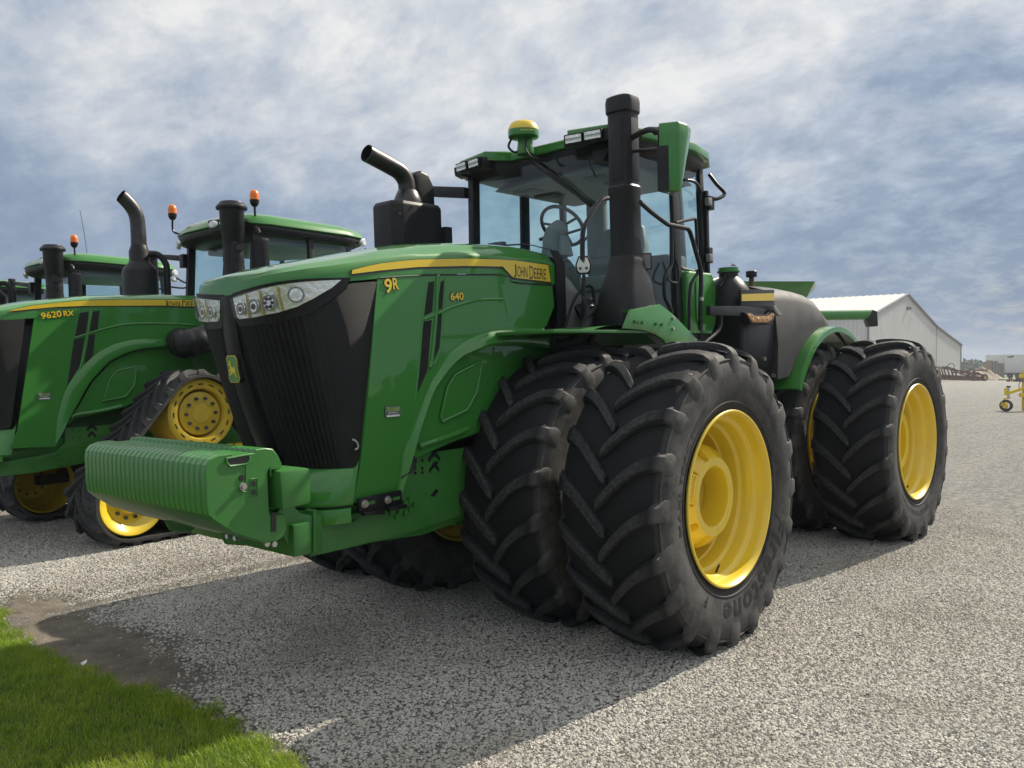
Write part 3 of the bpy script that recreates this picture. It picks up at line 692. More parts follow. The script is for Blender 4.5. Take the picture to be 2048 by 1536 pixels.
# details cast into the outer weight
b=B(); Y=.724
hd=[(2.823,1.447),(2.699,1.454),(2.694,1.44),(2.697,1.42),(2.715,1.407),(2.803,1.407),(2.821,1.425)]
b.xz(hd,Y-.004,Y+.001); b.obj('weight_handle_slot',DBLK,T1)
b=B()
rim=hd+[hd[0]]; b.tube([(x,Y,z) for x,z in rim],.006,6)
for L in ([(2.715,1.402),(2.721,1.269)],[(2.762,1.274),(2.721,1.269)],[(2.693,1.328),(2.653,1.328),(2.657,1.237),(2.697,1.237),(2.693,1.328)],[(2.575,1.378),(2.578,1.326)]): b.tube([(x,Y-.001,z) for x,z in L],.003,5)
b.obj('weight_rib',GREENW,T1)
b=B()
for x,z in [(2.743,1.34),(2.678,1.303),(2.679,1.26)]: b.cyl((x,Y-.004,z),(x,Y+.0015,z),.014,n=14)
b.xz([(2.583,1.14),(2.553,1.135),(2.558,1.037),(2.587,1.042)],Y-.004,Y+.001); b.obj('weight_hole',DBLK,T1)
b=B(); (x,z),=[(2.74,1.297)]; b.cyl((x,Y,z),(x,Y+.006,z),.020,n=16); b.cyl((x,Y+.004,z),(x,Y+.022,z),.014,n=6); b.obj('weight_bolt',STEEL,T1)
# ---- grille and nose
TOP=[(2.36,0),(2.36,.10),(2.355,.24),(2.335,.37),(2.28,.475),(2.16,.55),(1.95,.588),(1.72,.60)]
BOT=[(2.09,0),(2.09,.09),(2.08,.22),(2.05,.34),(2.005,.43),(1.955,.50),(1.91,.545),(1.875,.572)]
BASE=[(2.20,0),(2.20,.10),(2.19,.28),(2.16,.40),(2.09,.48),(2.03,.525),(1.97,.548),(1.93,.556)]
def dens(P,n): # resample in arc length with smooth corners
    P=[Vector(q+(0,)) for q in P]; Q=[P[0]]+P+[P[-1]]; out=[]
    for i in range(1,len(Q)-2):
        for k in range(n):
            t=k/n; a,b_,c,d=Q[i-1],Q[i],Q[i+1],Q[i+2]; out.append(.5*((2*b_)+(c-a)*t+(2*a-5*b_+4*c-d)*t*t+(3*b_-a-3*c+d)*t**3))
    return out+[P[-1]]
def zt(x): return 2.32+(2.36-x)*.10
def bow(u,t): return t**(1+.9*max(0,1-u/.55))
def both(P): return [Vector((q.x,-q.y,0)) for q in reversed(P[1:])]+P
T_=both(dens(TOP,14)); B_=both(dens(BOT,14)); N_=len(T_)
def grille(root,mat,off=(0,0,0),pleat=.0,ztf=zt,zb=1.28):
    b=B(); rings=[]
    for j in range(15):
        t=j/14; r=[]
        for i in range(N_):
            u=abs(i-(N_-1)/2)/((N_-1)/2); q=T_[i].lerp(B_[i],bow(u,t))
            zb_=zb+.10*max(0,(u-.84)/.16)**2*1.0
            z=ztf(T_[i].x)*(1-t)+zb_*t
            nn=Vector((1,.0 if abs(q.y)<.15 else math.copysign(1.2,q.y),0)).normalized()
            amp=pleat*max(0,min(1,(u-.14)/.06,(.80-u)/.30)); o=amp*(.5+.5*math.cos(i*pi/2)) if amp else 0
            r.append((q.x+nn.x*o+off[0],q.y+nn.y*o+off[1],z+off[2]))
        rings.append(r)
    b.loft(rings,False,False); return b
grille(T1,SCREEN,pleat=.016).obj('grille',SCREEN,T1,smooth=50)
# smooth centre spine with the emblem
def spine(z): return 2.09+.27*(1-bow(0,min(1,max(0,(2.32-z)/1.04))))+.018
b=B(); b.loft([[(spine(z)-.05,w,z),(spine(z)-.008,w,z),(spine(z),w-.012,z),(spine(z),-w+.012,z),(spine(z)-.008,-w,z),(spine(z)-.05,-w,z)] for z,w in [(2.315-1.03*k/16,.070+.02*k/16) for k in range(17)]],True,True); b.obj('grille_spine',BLK,T1,smooth=35)
def sheet(P,z0,z1,o=.0): pass
def nose_pt(u,z,o=0.):
    """a point on the nose: u runs from the spine (0) to the rear edge of the screen (1) on the left side"""
    n=(N_-1)//2; i=u*n; k=int(min(n-1,i)); f=i-k; a=T_[n+k].lerp(T_[n+k+1],f); c=B_[n+k].lerp(B_[n+k+1],f)
    zt_=zt(a.x); t=(zt_-z)/(zt_-1.28); q=a.lerp(c,bow(u,max(0,t)) if t>0 else t)
    d=(T_[min(n+k+1,N_-1)]-T_[n+k]); nn=Vector((d.y,-d.x,0)).normalized(); 
    return Vector((q.x+nn.x*o,q.y+nn.y*o,z))
def nose_sheet(name,pts,mat,o,root,thick=.01,mir=True,nu=3):
    # pts: polygon in (u,z)
    bm=bmesh.new(); bm.faces.new([bm.verts.new((u,0,z)) for u,z in pts]); us=[q[0] for q in pts]; zs=[q[1] for q in pts]
    for ax,lo,hi,n in ((0,min(us),max(us),14),(2,min(zs),max(zs),3)):
        for i in range(1,n): 
            co=[0,0,0];no=[0,0,0];co[ax]=lo+(hi-lo)*i/n;no[ax]=1
            bmesh.ops.bisect_plane(bm,geom=bm.verts[:]+bm.edges[:]+bm.faces[:],plane_co=co,plane_no=no)
    bmesh.ops.triangulate(bm,faces=[f for f in bm.faces if len(f.verts)>4])
    src={v:(v.co.x,v.co.z) for v in bm.verts}
    for v,(u,z) in src.items(): v.co=nose_pt(u,z,o)
    be=[e for e in bm.edges if e.is_boundary]; r=bmesh.ops.extrude_edge_only(bm,edges=be)
    for g in r['geom']:
        if isinstance(g,bmesh.types.BMVert):
            d=Vector((-.8,-.6,0)); g.co+=d*thick
    bmesh.ops.recalc_face_normals(bm,faces=bm.faces)
    me=bpy.data.meshes.new(name); bm.to_mesh(me); bm.free(); fin(me,mat,35); o_=link(name,me,root)
    if mir: mirror_obj(o_)
    return o_
def hl(u): return nose_pt(u,2.2)
HLo=[(.095,2.325),(.87,2.395),(.85,2.33),(.77,2.245),(.68,2.185),(.54,2.15),(.3,2.13),(.14,2.13),(.12,2.16)]
HLi=[(.125,2.295),(.83,2.378),(.79,2.33),(.71,2.27),(.62,2.225),(.50,2.195),(.30,2.175),(.17,2.172),(.15,2.19)]
nose_sheet('headlight',HLo,BLK,.012,T1,.03)
H=[o for o in T1.children if o.name.startswith('headlight')]
for q,h in enumerate(H):
    sg=1 if q==0 else -1
    o=nose_sheet('reflector',HLi,CHROME,.020,h,.012,mir=False)
    if sg<0: 
        for v in o.data.vertices: v.co.y*=-1
        o.data.flip_normals()
    for u,r,z in ((.215,.032,2.228),(.335,.038,2.235),(.455,.042,2.25),(.625,.042,2.29)):
        c=nose_pt(u,z,.022); c2=nose_pt(u,z,.034); c.y*=sg; c2.y*=sg
        b=B(); b.cyl(c,c2,r,r*.85,n=20); d=(c2-c).normalized()
        sd_=d.cross(Vector((0,0,1)))
        b.obj('lamp',CHROME,h,smooth=30)
        b=B(); b.tube([c2+sd_*math.cos(a)*r+Vector((0,0,1))*math.sin(a)*r for a in np.linspace(0,2*pi,25)],.005,6); b.obj('lamp_bezel',GREYL,h)
        b=B(); NC=1 if abs(u-.455)>.01 else 6
        for k in range(NC): 
            a=2*pi*k/NC; q_=.6 if NC>1 else .0; cc=c2+sd_*math.cos(a)*r*q_+Vector((0,0,1))*math.sin(a)*r*q_; b.cyl(cc,cc+d*.004,r*(.24 if NC>1 else .45),n=14)
        b.obj('lamp_cell',LENSW if u>.6 else EXH,h)
    for u,z0,z1 in ((.275,2.175,2.31),(.395,2.182,2.32),(.53,2.202,2.335)):
        a=nose_pt(u,z0,.028);c=nose_pt(u,z1,.028);a.y*=sg;c.y*=sg; b=B(); b.beam(a,c,.007,.007,(1,0,0)); b.obj('divider',REFL,h)
    o=nose_sheet('lens',HLi,LENS,.042,h,.02,mir=False)
    if sg<0:
        for v in o.data.vertices: v.co.y*=-1
        o.data.flip_normals()
# emblem on the spine: leaping stag on a green shield
def shield(w,h): return [(-w*.36,-h/2),(w*.36,-h/2),(w/2,-h*.36),(w*.44,0),(w/2,h*.36),(w*.36,h/2),(-w*.36,h/2),(-w/2,h*.36),(-w*.44,0),(-w/2,-h*.36)]
STAG=[(-.28,-.30),(-.12,-.22),(.02,-.16),(.14,-.20),(.30,-.42),(.34,-.40),(.24,-.18),(.28,-.02),(.24,.06),(.34,.14),(.20,.10),(.0,.06),(-.10,.16),(-.12,.26),(-.04,.34),(-.08,.36),(-.16,.30),(-.14,.40),(-.18,.42),(-.19,.30),(-.26,.38),(-.30,.40),(-.24,.28),(-.34,.22),(-.33,.18),(-.24,.18),(-.22,.02),(-.36,-.06),(-.40,-.16),(-.37,-.17),(-.32,-.10),(-.16,-.08),(-.24,-.17),(-.38,-.24),(-.36,-.28)]
def badge(root,c,w,h,ex,ez,nrm,sc_=1):
    c,ex,ez,nrm=map(Vector,(c,ex,ez,nrm))
    def pr(P,d0,d1,s=1): return [c+ex*a*s+ez*b_*s+nrm*d0 for a,b_ in P],nrm*(d1-d0)
    o=B().prism(*pr(shield(w,h),-.02,.008)).obj('emblem',DBLK,root,bevel=.003)
    B().prism(*pr(shield(w*.97,h*.98),.007,.010)).obj('emblem_border',STRIPE,o)
    B().prism(*pr(shield(w*.90,h*.93),.009,.0115)).obj('emblem_field',GREEN,o)
    B().prism(*pr([(a*w*.86,b_*h*.78) for a,b_ in STAG],.011,.0135)).obj('emblem_stag',STRIPE,o); return o
n_=Vector((1,0,-.12)).normalized(); ez_=Vector((.12,0,1)).normalized()
badge(T1,(spine(1.89)+.014,0,1.885),.125,.165,(0,1,0),ez_,n_)
# tow ring and lower lip
b=B(); q=nose_pt(.86,1.42,.012); b.tube([q+Vector((math.sin(a)*.01,.0,0))+Vector((-.6,.5,0))*.03*math.cos(a)+Vector((0,0,.03*math.sin(a))) for a in np.linspace(-1.6,1.6,12)],.006,6); b.obj('latch_ring',STEEL,T1)
# lower nose: green lip below the grille
b=B(); rings=[]
Bs=both(dens(BASE,14))
n0=(N_-1)
for t,dz in ((0,0),(.03,.0),(.5,0),(.96,0),(1,-.01)):
    r=[]
    for i in range(N_):
        u=abs(i-n0/2)/(n0/2); zb_=1.28+.10*max(0,(u-.84)/.16)**2
        q=B_[i].lerp(Bs[i],max(0,(t-.03)/.97)); o=.012 if .0<t<1 else 0
        r.append((q.x+o*(1-u*.5),q.y*(1+o),zb_*(1-t)+1.075*t+dz))
    rings.append(r)
b.loft(rings,False,False); b.obj('nose_apron',GREEN,T1,smooth=50)
def band(z0,z1,o,name,mat,x1=1.93):
    b=B(); r0=[(q.x+o,q.y*(1+o*1.2),z0) for q in Bs]; r1=[(x,y,z1) for x,y,_ in r0]; ri=[(q.x-.12,q.y*.85,z1) for q in Bs]; rj=[(q.x-.12,q.y*.85,z0) for q in Bs]
    b.loft([rj,r0,r1,ri],False,False); b.obj(name,mat,T1,bevel=.008 if name!='nose_seal' else 0,ang=40)
band(1.055,1.078,-.012,'nose_seal',BLK); band(.965,1.052,.035,'front_bumper',GREEN)
# slotted black bracket, bonnet latches, handles
b=B(); b.xz([(1.92,1.102),(1.593,1.109),(1.585,1.009),(1.917,1.013)],.575,.60); b.xz([(1.916,1.024),(1.758,1.02),(1.76,0.99),(1.91,1.003)],.60,.64); b.xz([(1.727,1.022),(1.584,1.024),(1.585,1.003),(1.721,0.999)],.60,.64); b.mirror(); b.obj('latch_bracket',BLKM,T1,bevel=.004)
b=B()
for x,z in [(1.881,1.067),(1.706,1.065)]: b.cyl((x,.60,z),(x,.606,z),.024,n=16); b.cyl((x,.604,z),(x,.622,z),.016,n=6)
b.obj('latch_bolt',STEEL,T1)
b=B(); b.xz([(1.856,1.075),(1.803,1.076),(1.804,1.058),(1.857,1.057)],.60,.602); b.xz([(1.664,1.073),(1.608,1.074),(1.609,1.056),(1.665,1.055)],.60,.602); b.obj('latch_slot',GREEN,T1)
def handle(pts,r,name,root,mat=BLKM):
    b=B(); b.tube(pts,r,8); return b.obj(name,mat,root)
h1=[(1.517,0.585,1.332),(1.485,0.585,1.297),(1.505,0.585,1.227),(1.577,0.585,1.183)]; h1=[Vector(q) for q in h1]
handle([h1[0]-Vector((0,.05,0)),h1[0],h1[1]+Vector((0,.03,0)),h1[2]+Vector((0,.03,0)),h1[3],h1[3]-Vector((0,.05,0))],.012,'grab_handle',T1)
handle([(2.24,.25,1.20),(2.29,.28,1.16),(2.265,.41,1.155),(2.20,.44,1.19)],.011,'grab_handle',T1)
# ---- bonnet
def ys(x,z=None): return .60 if z is None or z>1.75 else .60-.05*((1.75-z)/.7)**2
ZB=[(2.36,2.32),(2.10,2.354),(1.72,2.40),(1.34,2.447),(.59,2.49),(.52,2.44),(.02,2.44)]
ZC=[(2.36,2.405),(2.20,2.435),(1.9,2.485),(1.51,2.56),(1.08,2.60),(.59,2.625),(.16,2.62),(.02,2.60)]
ZM=[(2.36,2.43),(2.30,2.455),(2.14,2.50),(1.72,2.59),(1.23,2.69),(.8,2.74),(.3,2.765),(.02,2.74)]
def ip(T,x): return float(np.interp(-x,[-q[0] for q in T],[q[1] for q in T]))
def bonnet(root,ZB,ZC,ZM,TOP,ye,xr,dz=0,nose=9):
    b=B(); rings=[]; st=[(q.x,q.y) for q in dens(TOP[1:],5)]+[(x,ye) for x in np.arange(TOP[-1][0]-.1,xr,-.1)]+[(xr,ye)]
    for x,y in st:
        zb,zc,zm=ip(ZB,x),ip(ZC,x),ip(ZM,x); L=[(y,zb),(y,(zb+zc)/2),(y-.002,zc-.018),(y-.012,zc),(y-.04,zc+(zm-zc)*.16)]
        for f in (.86,.7,.5,.25,0): 
            g=1-(f*.93)**2.4; L.append((y*f,zc+(zm-zc)*(.16+.84*g)*.999))
        ring=[(x-(.0 if f else 0),yy,zz) for f,(yy,zz) in enumerate(L)]
        rings.append(ring+[(a,-c,d) for a,c,d in reversed(ring[:-1])])
    n=len(rings[0]); 
    b.loft(rings,False,False); b.add(rings[0],[tuple(range(n))])
    return b
bonnet(T1,ZB,ZC,ZM,TOP,.602,.02).obj('bonnet',GREEN,T1,smooth=32)
b=B(); b.yz([(-.5,1.3),(.5,1.3),(.5,2.42),(-.5,2.42)],.05,.9); b.box(.5,1.9,-.5,.5,1.3,2.3); b.obj('engine_block',BLK,T1)
# side panels
OUT=[(1.612,1.05),(1.571,1.338),(1.455,1.531),(1.343,1.761),(1.177,1.939),(1.008,2.026),(0.757,2.096),(0.598,2.115),(0.18,2.11)]
SP=[(1.725,2.395),(1.34,2.443),(.595,2.486),(.50,2.436),(.06,2.436),(.04,2.28),(.14,2.13)]+[q for q in reversed(OUT)]+[(1.93,1.075),(1.885,1.30)]
ysf=lambda x,z: ys(x,z)
panel(SP,ysf,GREEN,'side_panel',T1,0,.02,mir=0)
MID=[(1.594,1.051),(1.475,1.331),(1.435,1.483),(1.331,1.697),(1.198,1.822),(1.053,1.913),(0.76,1.989),(0.38,1.985),(0.154,1.95)]
INN=[(1.47,1.031),(1.439,1.363),(1.358,1.467),(1.174,1.64),(1.051,1.814),(0.755,1.959),(0.357,1.978),(0.071,1.934)]
def arch(root,OUT,MID,yo,ym,mat,name,d=.0):
    # moulded flare that follows the wheel arch: crease, swell, return
    n=24
    def rs_(P,n):
        P=[Vector((x,0,z)) for x,z in P]; L=[0]
        for a,c in zip(P,P[1:]): L.append(L[-1]+(c-a).length)
        return [Vector((float(np.interp(L[-1]*i/n,L,[q.x for q in P])),0,float(np.interp(L[-1]*i/n,L,[q.z for q in P])))) for i in range(n+1)]
    A,C=rs_(OUT,n),rs_(MID,n); b=B(); rings=[]
    for a,c in zip(A,C):
        r=[]
        for t,y in ((-.0,yo-.03),(0,yo+.004),(.12,yo+.022),(.45,ym-.006),(.8,ym+.004),(.95,ym-.004),(1,ym-.03),(1.0,ym-.12)):
            q=a.lerp(c,t); zz=ys(0,q.z)-.6; r.append((q.x,y+zz,q.z))
        rings.append(r)
    b.loft(rings,False,False); o=b.obj(name,mat,root,smooth=42); mirror_obj(o,d); return o
arch(T1,OUT,MID,.60,.637,GREEN,'arch_flare')
REC=[(q[0],q[1]) for q in MID]+[(-.1,1.9),(-.1,1.5),(.5,1.5),(.9,1.45)]
b=B(); b.xz([(1.46,1.28),(1.42,1.55),(1.26,1.80),(1.05,1.99),(.80,2.07),(.45,2.09),(.05,2.05),(.05,1.40),(.7,1.42),(1.1,1.36)],.545,.56); o=b.obj('arch_panel',GREEN,T1); mirror_obj(o)
b=B(); b.tube([(x,.575,z) for x,z in [(1.415,1.359),(1.363,1.37),(1.141,1.401),(0.976,1.436)]],.022,10,3); b.mirror(); b.obj('arch_ledge',GREEN,T1)
HT=[(1.076,1.799),(0.814,1.889),(0.873,1.68),(0.974,1.56),(1.203,1.501),(1.216,1.528),(1.149,1.72)]
panel(HT,lambda x,z:.565,GREEN,'access_hatch',T1,.012,.012,mir=0)
b=B(); c=HT+[HT[0]]; b.tube([(x,.572,z) for x,z in c],.012,8); b.obj('hatch_rim',GREEN,T1)
b=B(); b.tube([(x,.579,z) for x,z in [(0.991,1.823),(0.962,1.829),(0.957,1.744),(0.981,1.735),(0.991,1.823)]],.0022,5); b.obj('hatch_latch',GREENM,T1)
b=B(); b.tube([(x,.562,z) for x,z in [(0.676,1.977),(0.708,1.838),(0.789,1.703),(0.882,1.622)]],.006,5); b.obj('panel_seam',GREENM,T1)
# vents
def vent(poly,root,yf,nm='vent',mat=None): return panel(poly,yf,mat or SCREEN,nm,root,.004,.006,mir=0,step=.1)
V=[[(1.315,2.395),(1.263,2.407),(1.289,2.209),(1.367,2.182)],[(1.377,2.144),(1.295,2.158),(1.349,1.834),(1.448,1.684),(1.443,1.718)],[(1.201,2.407),(1.169,2.415),(1.2,2.237),(1.24,2.22)],[(1.242,2.191),(1.206,2.201),(1.237,1.985),(1.285,1.912)]]
for v in V: vent(v,T1,ysf)
def strip(P,r,nm,root,y=.604,mat=GREEN,mir=True):
    b=B(); b.tube([(x,y+ys(x,z)-.6,z) for x,z in P],r,8,4)
    if mir: b.mirror()
    return b.obj(nm,mat,root)
strip([(1.217,2.439),(1.236,2.415),(1.254,2.206),(1.307,1.903),(1.33,1.856)],.016,'vent_rib',T1,.598)
strip([(1.373,2.157),(1.219,2.207),(1.081,2.252),(0.867,2.298),(0.615,2.313)],.012,'side_crease',T1,.597)
strip([(1.164,2.432),(1.196,2.224),(1.234,1.966),(1.295,1.871)],.010,'vent_edge',T1,.599); strip([(1.32,2.392),(1.367,2.182),(1.415,1.874),(1.454,1.656)],.007,'vent_edge',T1,.599)
strip([(1.716,2.404),(1.339,2.439),(0.592,2.478),(0.499,2.433),(0.066,2.431)],.004,'panel_gap',T1,.601,DBLK)
# stripe decals
ST=[(1.913,2.44),(1.798,2.47),(1.703,2.491),(1.544,2.516),(1.4,2.535),(0.972,2.57),(0.636,2.586),(0.473,2.59),(0.315,2.586),(0.103,2.581),(0.079,2.456),(0.5,2.468),(0.541,2.494),(0.607,2.539),(0.974,2.521),(1.402,2.488),(1.546,2.47),(1.705,2.449),(1.918,2.417)]
yst=lambda x,z:.602
b=[(1.928,2.439),(1.798,2.473),(1.703,2.494),(1.544,2.519),(1.4,2.538),(0.971,2.574),(0.636,2.59),(0.473,2.594),(0.314,2.59),(0.091,2.589),(0.068,2.442),(0.511,2.454),(0.552,2.48),(0.618,2.525),(0.974,2.507),(1.402,2.476),(1.547,2.458),(1.705,2.437),(1.929,2.404)]
panel(b,yst,DBLK,'stripe_outline',T1,.0015,.001,mir=0,lip=False); panel(ST,yst,STRIPE,'stripe_decal',T1,.003,.001,mir=0,lip=False)
def on_side(A,C,y): # text along A->C in xz at plane y, read from the left side
    A,C=Vector((A[0],0,A[1])),Vector((C[0],0,C[1])); d=(C-A).normalized(); n=Vector((-d.z,0,d.x)); n=n if n.z>0 else -n; m=(A+C)/2
    return (lambda u,v,dd: m+d*u+n*v+Vector((0,y+dd*.002,0))),(C-A).length
(a,c)=[(0.502,2.517),(0.134,2.512)]
def word(nm,body,A,C,y,h,mat,root,**kw):
    f,L=on_side(A,C,y); return text_on(nm,body,f,mat,root,L,h,**kw)
def brand(A,C,y,h,mat,root,ht=.74):
    # capitals larger than the rest
    A,C=Vector(A),Vector(C); 
    for s,e,t,hh,dv in ((.015,.10,'J',1.0,.0),(.125,.425,'OHN',.80,-.02),(.49,.61,'D',1.0,.0),(.63,1.0,'EERE',.80,-.02)):
        a_=A.lerp(C,s); c_=A.lerp(C,e); a_=(a_[0],a_[1]+dv*h); c_=(c_[0],c_[1]+dv*h); word('brand_lettering',t,a_,c_,y,h*hh,mat,root,bold=.0)
brand(a,c,.606,.095,DBLK,T1)
(a,c)=[(1.677,2.357),(1.567,2.365)]
for bld,mat,yy in ((.055,DBLK,.604),(.015,STRIPE,.607)):
    A,C=Vector(a),Vector(c); m=A.lerp(C,.54)
    word('model_badge','9',tuple(A),tuple(m),yy,.088 if bld<.05 else .10,mat,T1,bold=bld); word('model_badge','R',(m[0]-.006,m[1]+.012),(C[0],C[1]+.012),yy,.07 if bld<.05 else .084,mat,T1,bold=bld)
(a,c)=[(1.13,2.313),(1.001,2.32)]
word('model_number','640',a,c,.604,.066,DBLK,T1,bold=.07); word('model_number','640',(a[0]-.004,a[1]),(c[0]+.004,c[1]),.6065,.054,STRIPE,T1,bold=.025)
def dealer(root,P,y):
    # small dealer plate: grey with two lines of print
    o=panel(P,lambda x,z:y,DGREY,'dealer_plate',root,0,.002)
    x0=max(q[0] for q in P); x1=min(q[0] for q in P); z0=max(q[1] for q in P); z1=min(q[1] for q in P); h=z0-z1; w=x0-x1
    word('plate_print','TRULAND',(x0-.07*w,z1+h*.70),(x1+.07*w,z1+h*.70),y+.003,h*.36,DLIME,o,bold=.02,shear=.2)
    word('plate_print','EQUIPMENT',(x0-.18*w,z1+h*.40),(x1+.18*w,z1+h*.40),y+.003,h*.12,DWHITE,o,bold=.02)
    b=B(); b.xz([(x0-.1*w,z1+h*.09),(x1+.1*w,z1+h*.09),(x1+.1*w,z1+h*.24),(x0-.1*w,z1+h*.24)],y+.001,y+.003); b.obj('plate_strip',DWHITE,o)
P=[(1.704,1.634),(1.582,1.626),(1.585,1.559),(1.707,1.568)]; dealer(T1,P,ys(0,1.7)+.006)
# rear bonnet seal and firewall
b=B(); b.loft([[(x,y,z) for x,y,z in [(xx,.615,2.10),(xx,.62,2.3),(xx,.62,2.60),(xx,.56,2.70),(xx,.3,2.78),(xx,0,2.80),(xx,-.3,2.78),(xx,-.56,2.70),(xx,-.62,2.6),(xx,-.62,2.1)]] for xx in (.03,-.08)],False,False)
b.loft([[(x,y,z) for x,y,z in [(xx,.56,2.10),(xx,.56,2.60),(xx,.5,2.66),(xx,0,2.75),(xx,-.5,2.66),(xx,-.56,2.6),(xx,-.56,2.1)]] for xx in (-.08,.03)],False,False); b.obj('bonnet_seal',BLK,T1)
b=B(); b.loft([[(-.09,.56,1.9),(-.09,.57,2.45),(-.09,.48,2.62),(-.09,0,2.72),(-.09,-.48,2.62),(-.09,-.57,2.45),(-.09,-.56,1.9)],[(-.30,.58,1.9),(-.30,.62,2.35),(-.30,.5,2.50),(-.30,0,2.56),(-.30,-.5,2.5),(-.30,-.62,2.35),(-.3,-.58,1.9)]],True,True); b.obj('firewall',GREYL,T1,bevel=.03)
b=B(); b.tube([(.05,.62,1.98),(-.02,.72,2.0),(-.12,.78,2.12),(-.20,.74,2.24),(-.30,.66,2.30)],.055,12,4); b.tube([(-.1,.8,1.98),(-.2,.76,2.1),(-.25,.6,2.28)],.035,10,4); b.tube([(.0,.66,2.1),(-.1,.70,2.35),(-.28,.72,2.42),(-.3,.72,2.1)],.012,8,4); b.tube([(-.05,.70,2.0),(-.12,.80,2.2),(-.3,.82,2.3)],.02,8,4)
b.obj('engine_hose',BLK,T1)
# platform ledge, wheel-arch liner and green fender plate
b=B(); b.box(-1.4,.72,.58,1.13,2.055,2.078); b.box(-1.4,.3,-1.1,-.58,2.055,2.075); b.obj('platform',GREENM,T1,bevel=.004)
b=B(); Rr=1.16
rg=[]
for a in np.linspace(R_(70),R_(118),16): rg.append([(Rr*math.cos(a),y,.95+Rr*math.sin(a)) for y in (.6,1.12)])
b.loft(rg,False,False); rg=[[(x,-y,z) for x,y,z in r] for r in rg]; b.loft(rg,False,False); b.obj('arch_liner',GREENM,T1)
FP=[(-0.057,2.087),(-0.159,2.221),(-0.556,2.275),(-0.742,2.203),(-1.154,1.983),(-1.069,1.899),(-0.685,1.925),(-0.601,2.002),(-0.475,2.048),(-0.304,2.077)]
b=B(); b.xz(FP,1.13,1.15); b.prism([(x,1.13,z) for x,z in [(-0.159,2.221),(-0.556,2.275),(-0.526,2.256),(-0.171,2.203)]],(0,-.14,.0)); b.obj('fender_plate',GREEN,T1,bevel=.006)
b=B()
for x,z in [(-0.198,2.138),(-0.237,2.135),(-0.297,2.132),(-0.482,2.123),(-0.567,2.12)]: b.cyl((x,1.15,z),(x,1.168,z),.011,n=6)
b.obj('fender_bolt',GREENM,T1)
b=B()
for x,z in [(-0.737,2.172),(-0.733,2.09)]: b.cyl((x,1.15,z),(x,1.162,z),.014,n=8)
b.obj('fender_rivet',STEEL,T1)
# ---- air intake stack on the left
def octo(cx,cy,wx,wy,ch,z): 
    return [(cx+sx*(wx-(ch if k else 0)),cy+sy*(wy-(0 if k else ch)),z) for sx,sy,k in ((1,1,0),(1,1,1),(-1,1,1),(-1,1,0),(-1,-1,0),(-1,-1,1),(1,-1,1),(1,-1,0))]
SX,SY=-.40,.96
def sup(cx,cy,wx,wy,z,e=3.2,n=32): 
    return [(cx+wx*math.copysign(abs(math.cos(a))**(2/e),math.cos(a)),cy+wy*math.copysign(abs(math.sin(a))**(2/e),math.sin(a)),z) for a in [2*pi*i/n for i in range(n)]]
b=B(); b.loft([sup(SX,SY,w,v,z,e) for w,v,e,z in ((.245,.165,4,2.06),(.255,.17,4,2.18),(.24,.165,3.6,2.30),(.20,.150,3.4,2.42),(.15,.130,3.2,2.53),(.122,.120,3.2,2.59),(.116,.118,3.2,2.62),(.106,.108,3.2,2.64),(.103,.105,3.2,2.72),(.103,.105,3.2,3.09),(.110,.111,3.2,3.11),(.110,.111,3.2,3.155),(.101,.102,3.2,3.17),(.101,.102,3.2,3.70))],True,True)
b.obj('intake_stack',BLK,T1,smooth=24)
b=B(); b.prism([(SX+.1035,SY-.05,3.20),(SX+.1035,SY+.05,3.20),(SX+.1035,SY+.05,3.66),(SX+.1035,SY-.05,3.66)],(-.01,0,0)); b.prism([(SX-.05,SY+.1045,3.20),(SX+.05,SY+.1045,3.20),(SX+.05,SY+.1045,3.66),(SX-.05,SY+.1045,3.66)],(0,-.01,0)); b.obj('intake_screen',BLK,T1,bevel=.003)
b=B(); b.loft([sup(SX,SY,w,v,z) for w,v,z in ((.101,.102,3.70),(.113,.114,3.715),(.115,.116,3.79),(.108,.109,3.825),(.08,.08,3.84),(.03,.03,3.845))],True,True); b.obj('intake_cap',BLK,T1,smooth=24)
# ---- exhaust aftertreatment box on the right
b=B(); b.loft([octo(.24,-.78,w,v,.07,z) for w,v,z in ((.28,.18,2.55),(.28,.18,3.17),(.265,.165,3.20),(.22,.13,3.21))],True,True); b.box(-.06,.02,-.76,-.56,2.6,3.02)
b.obj('exhaust_box',BLK,T1,bevel=.008,ang=20)
b=B()
for x,z in [(0.488,3.082),(0.436,2.951),(0.347,3.158)]: b.cyl((x,-.602,z),(x,-.592,z),.008,n=8)
b.obj('box_bolt',GREYP,T1)
b=B(); b.tube([(.22,-.80,3.20),(.22,-.80,3.32),(.235,-.80,3.41),(.30,-.80,3.475),(.42,-.80,3.515),(.64,-.80,3.575)],.072,20,5,cap=False); b.rev([(.12,3.18),(.12,3.24),(.085,3.32),(.075,3.33)],(.22,-.80,0),(0,0,1),24); b.rev([(.072,.0),(.066,.004),(.062,-.12)],(.64,-.80,3.575),(.965,0,.262),20)
o=b.obj('exhaust_pipe',EXH,T1,smooth=40)
b=B(); b.xz([(.14,3.18),(.19,3.46),(.11,3.51),(.02,3.49),(-.04,3.39),(-.05,3.18)],-.92,-.74); b.obj('exhaust_shield',BLK,T1,bevel=.03,seg=3)
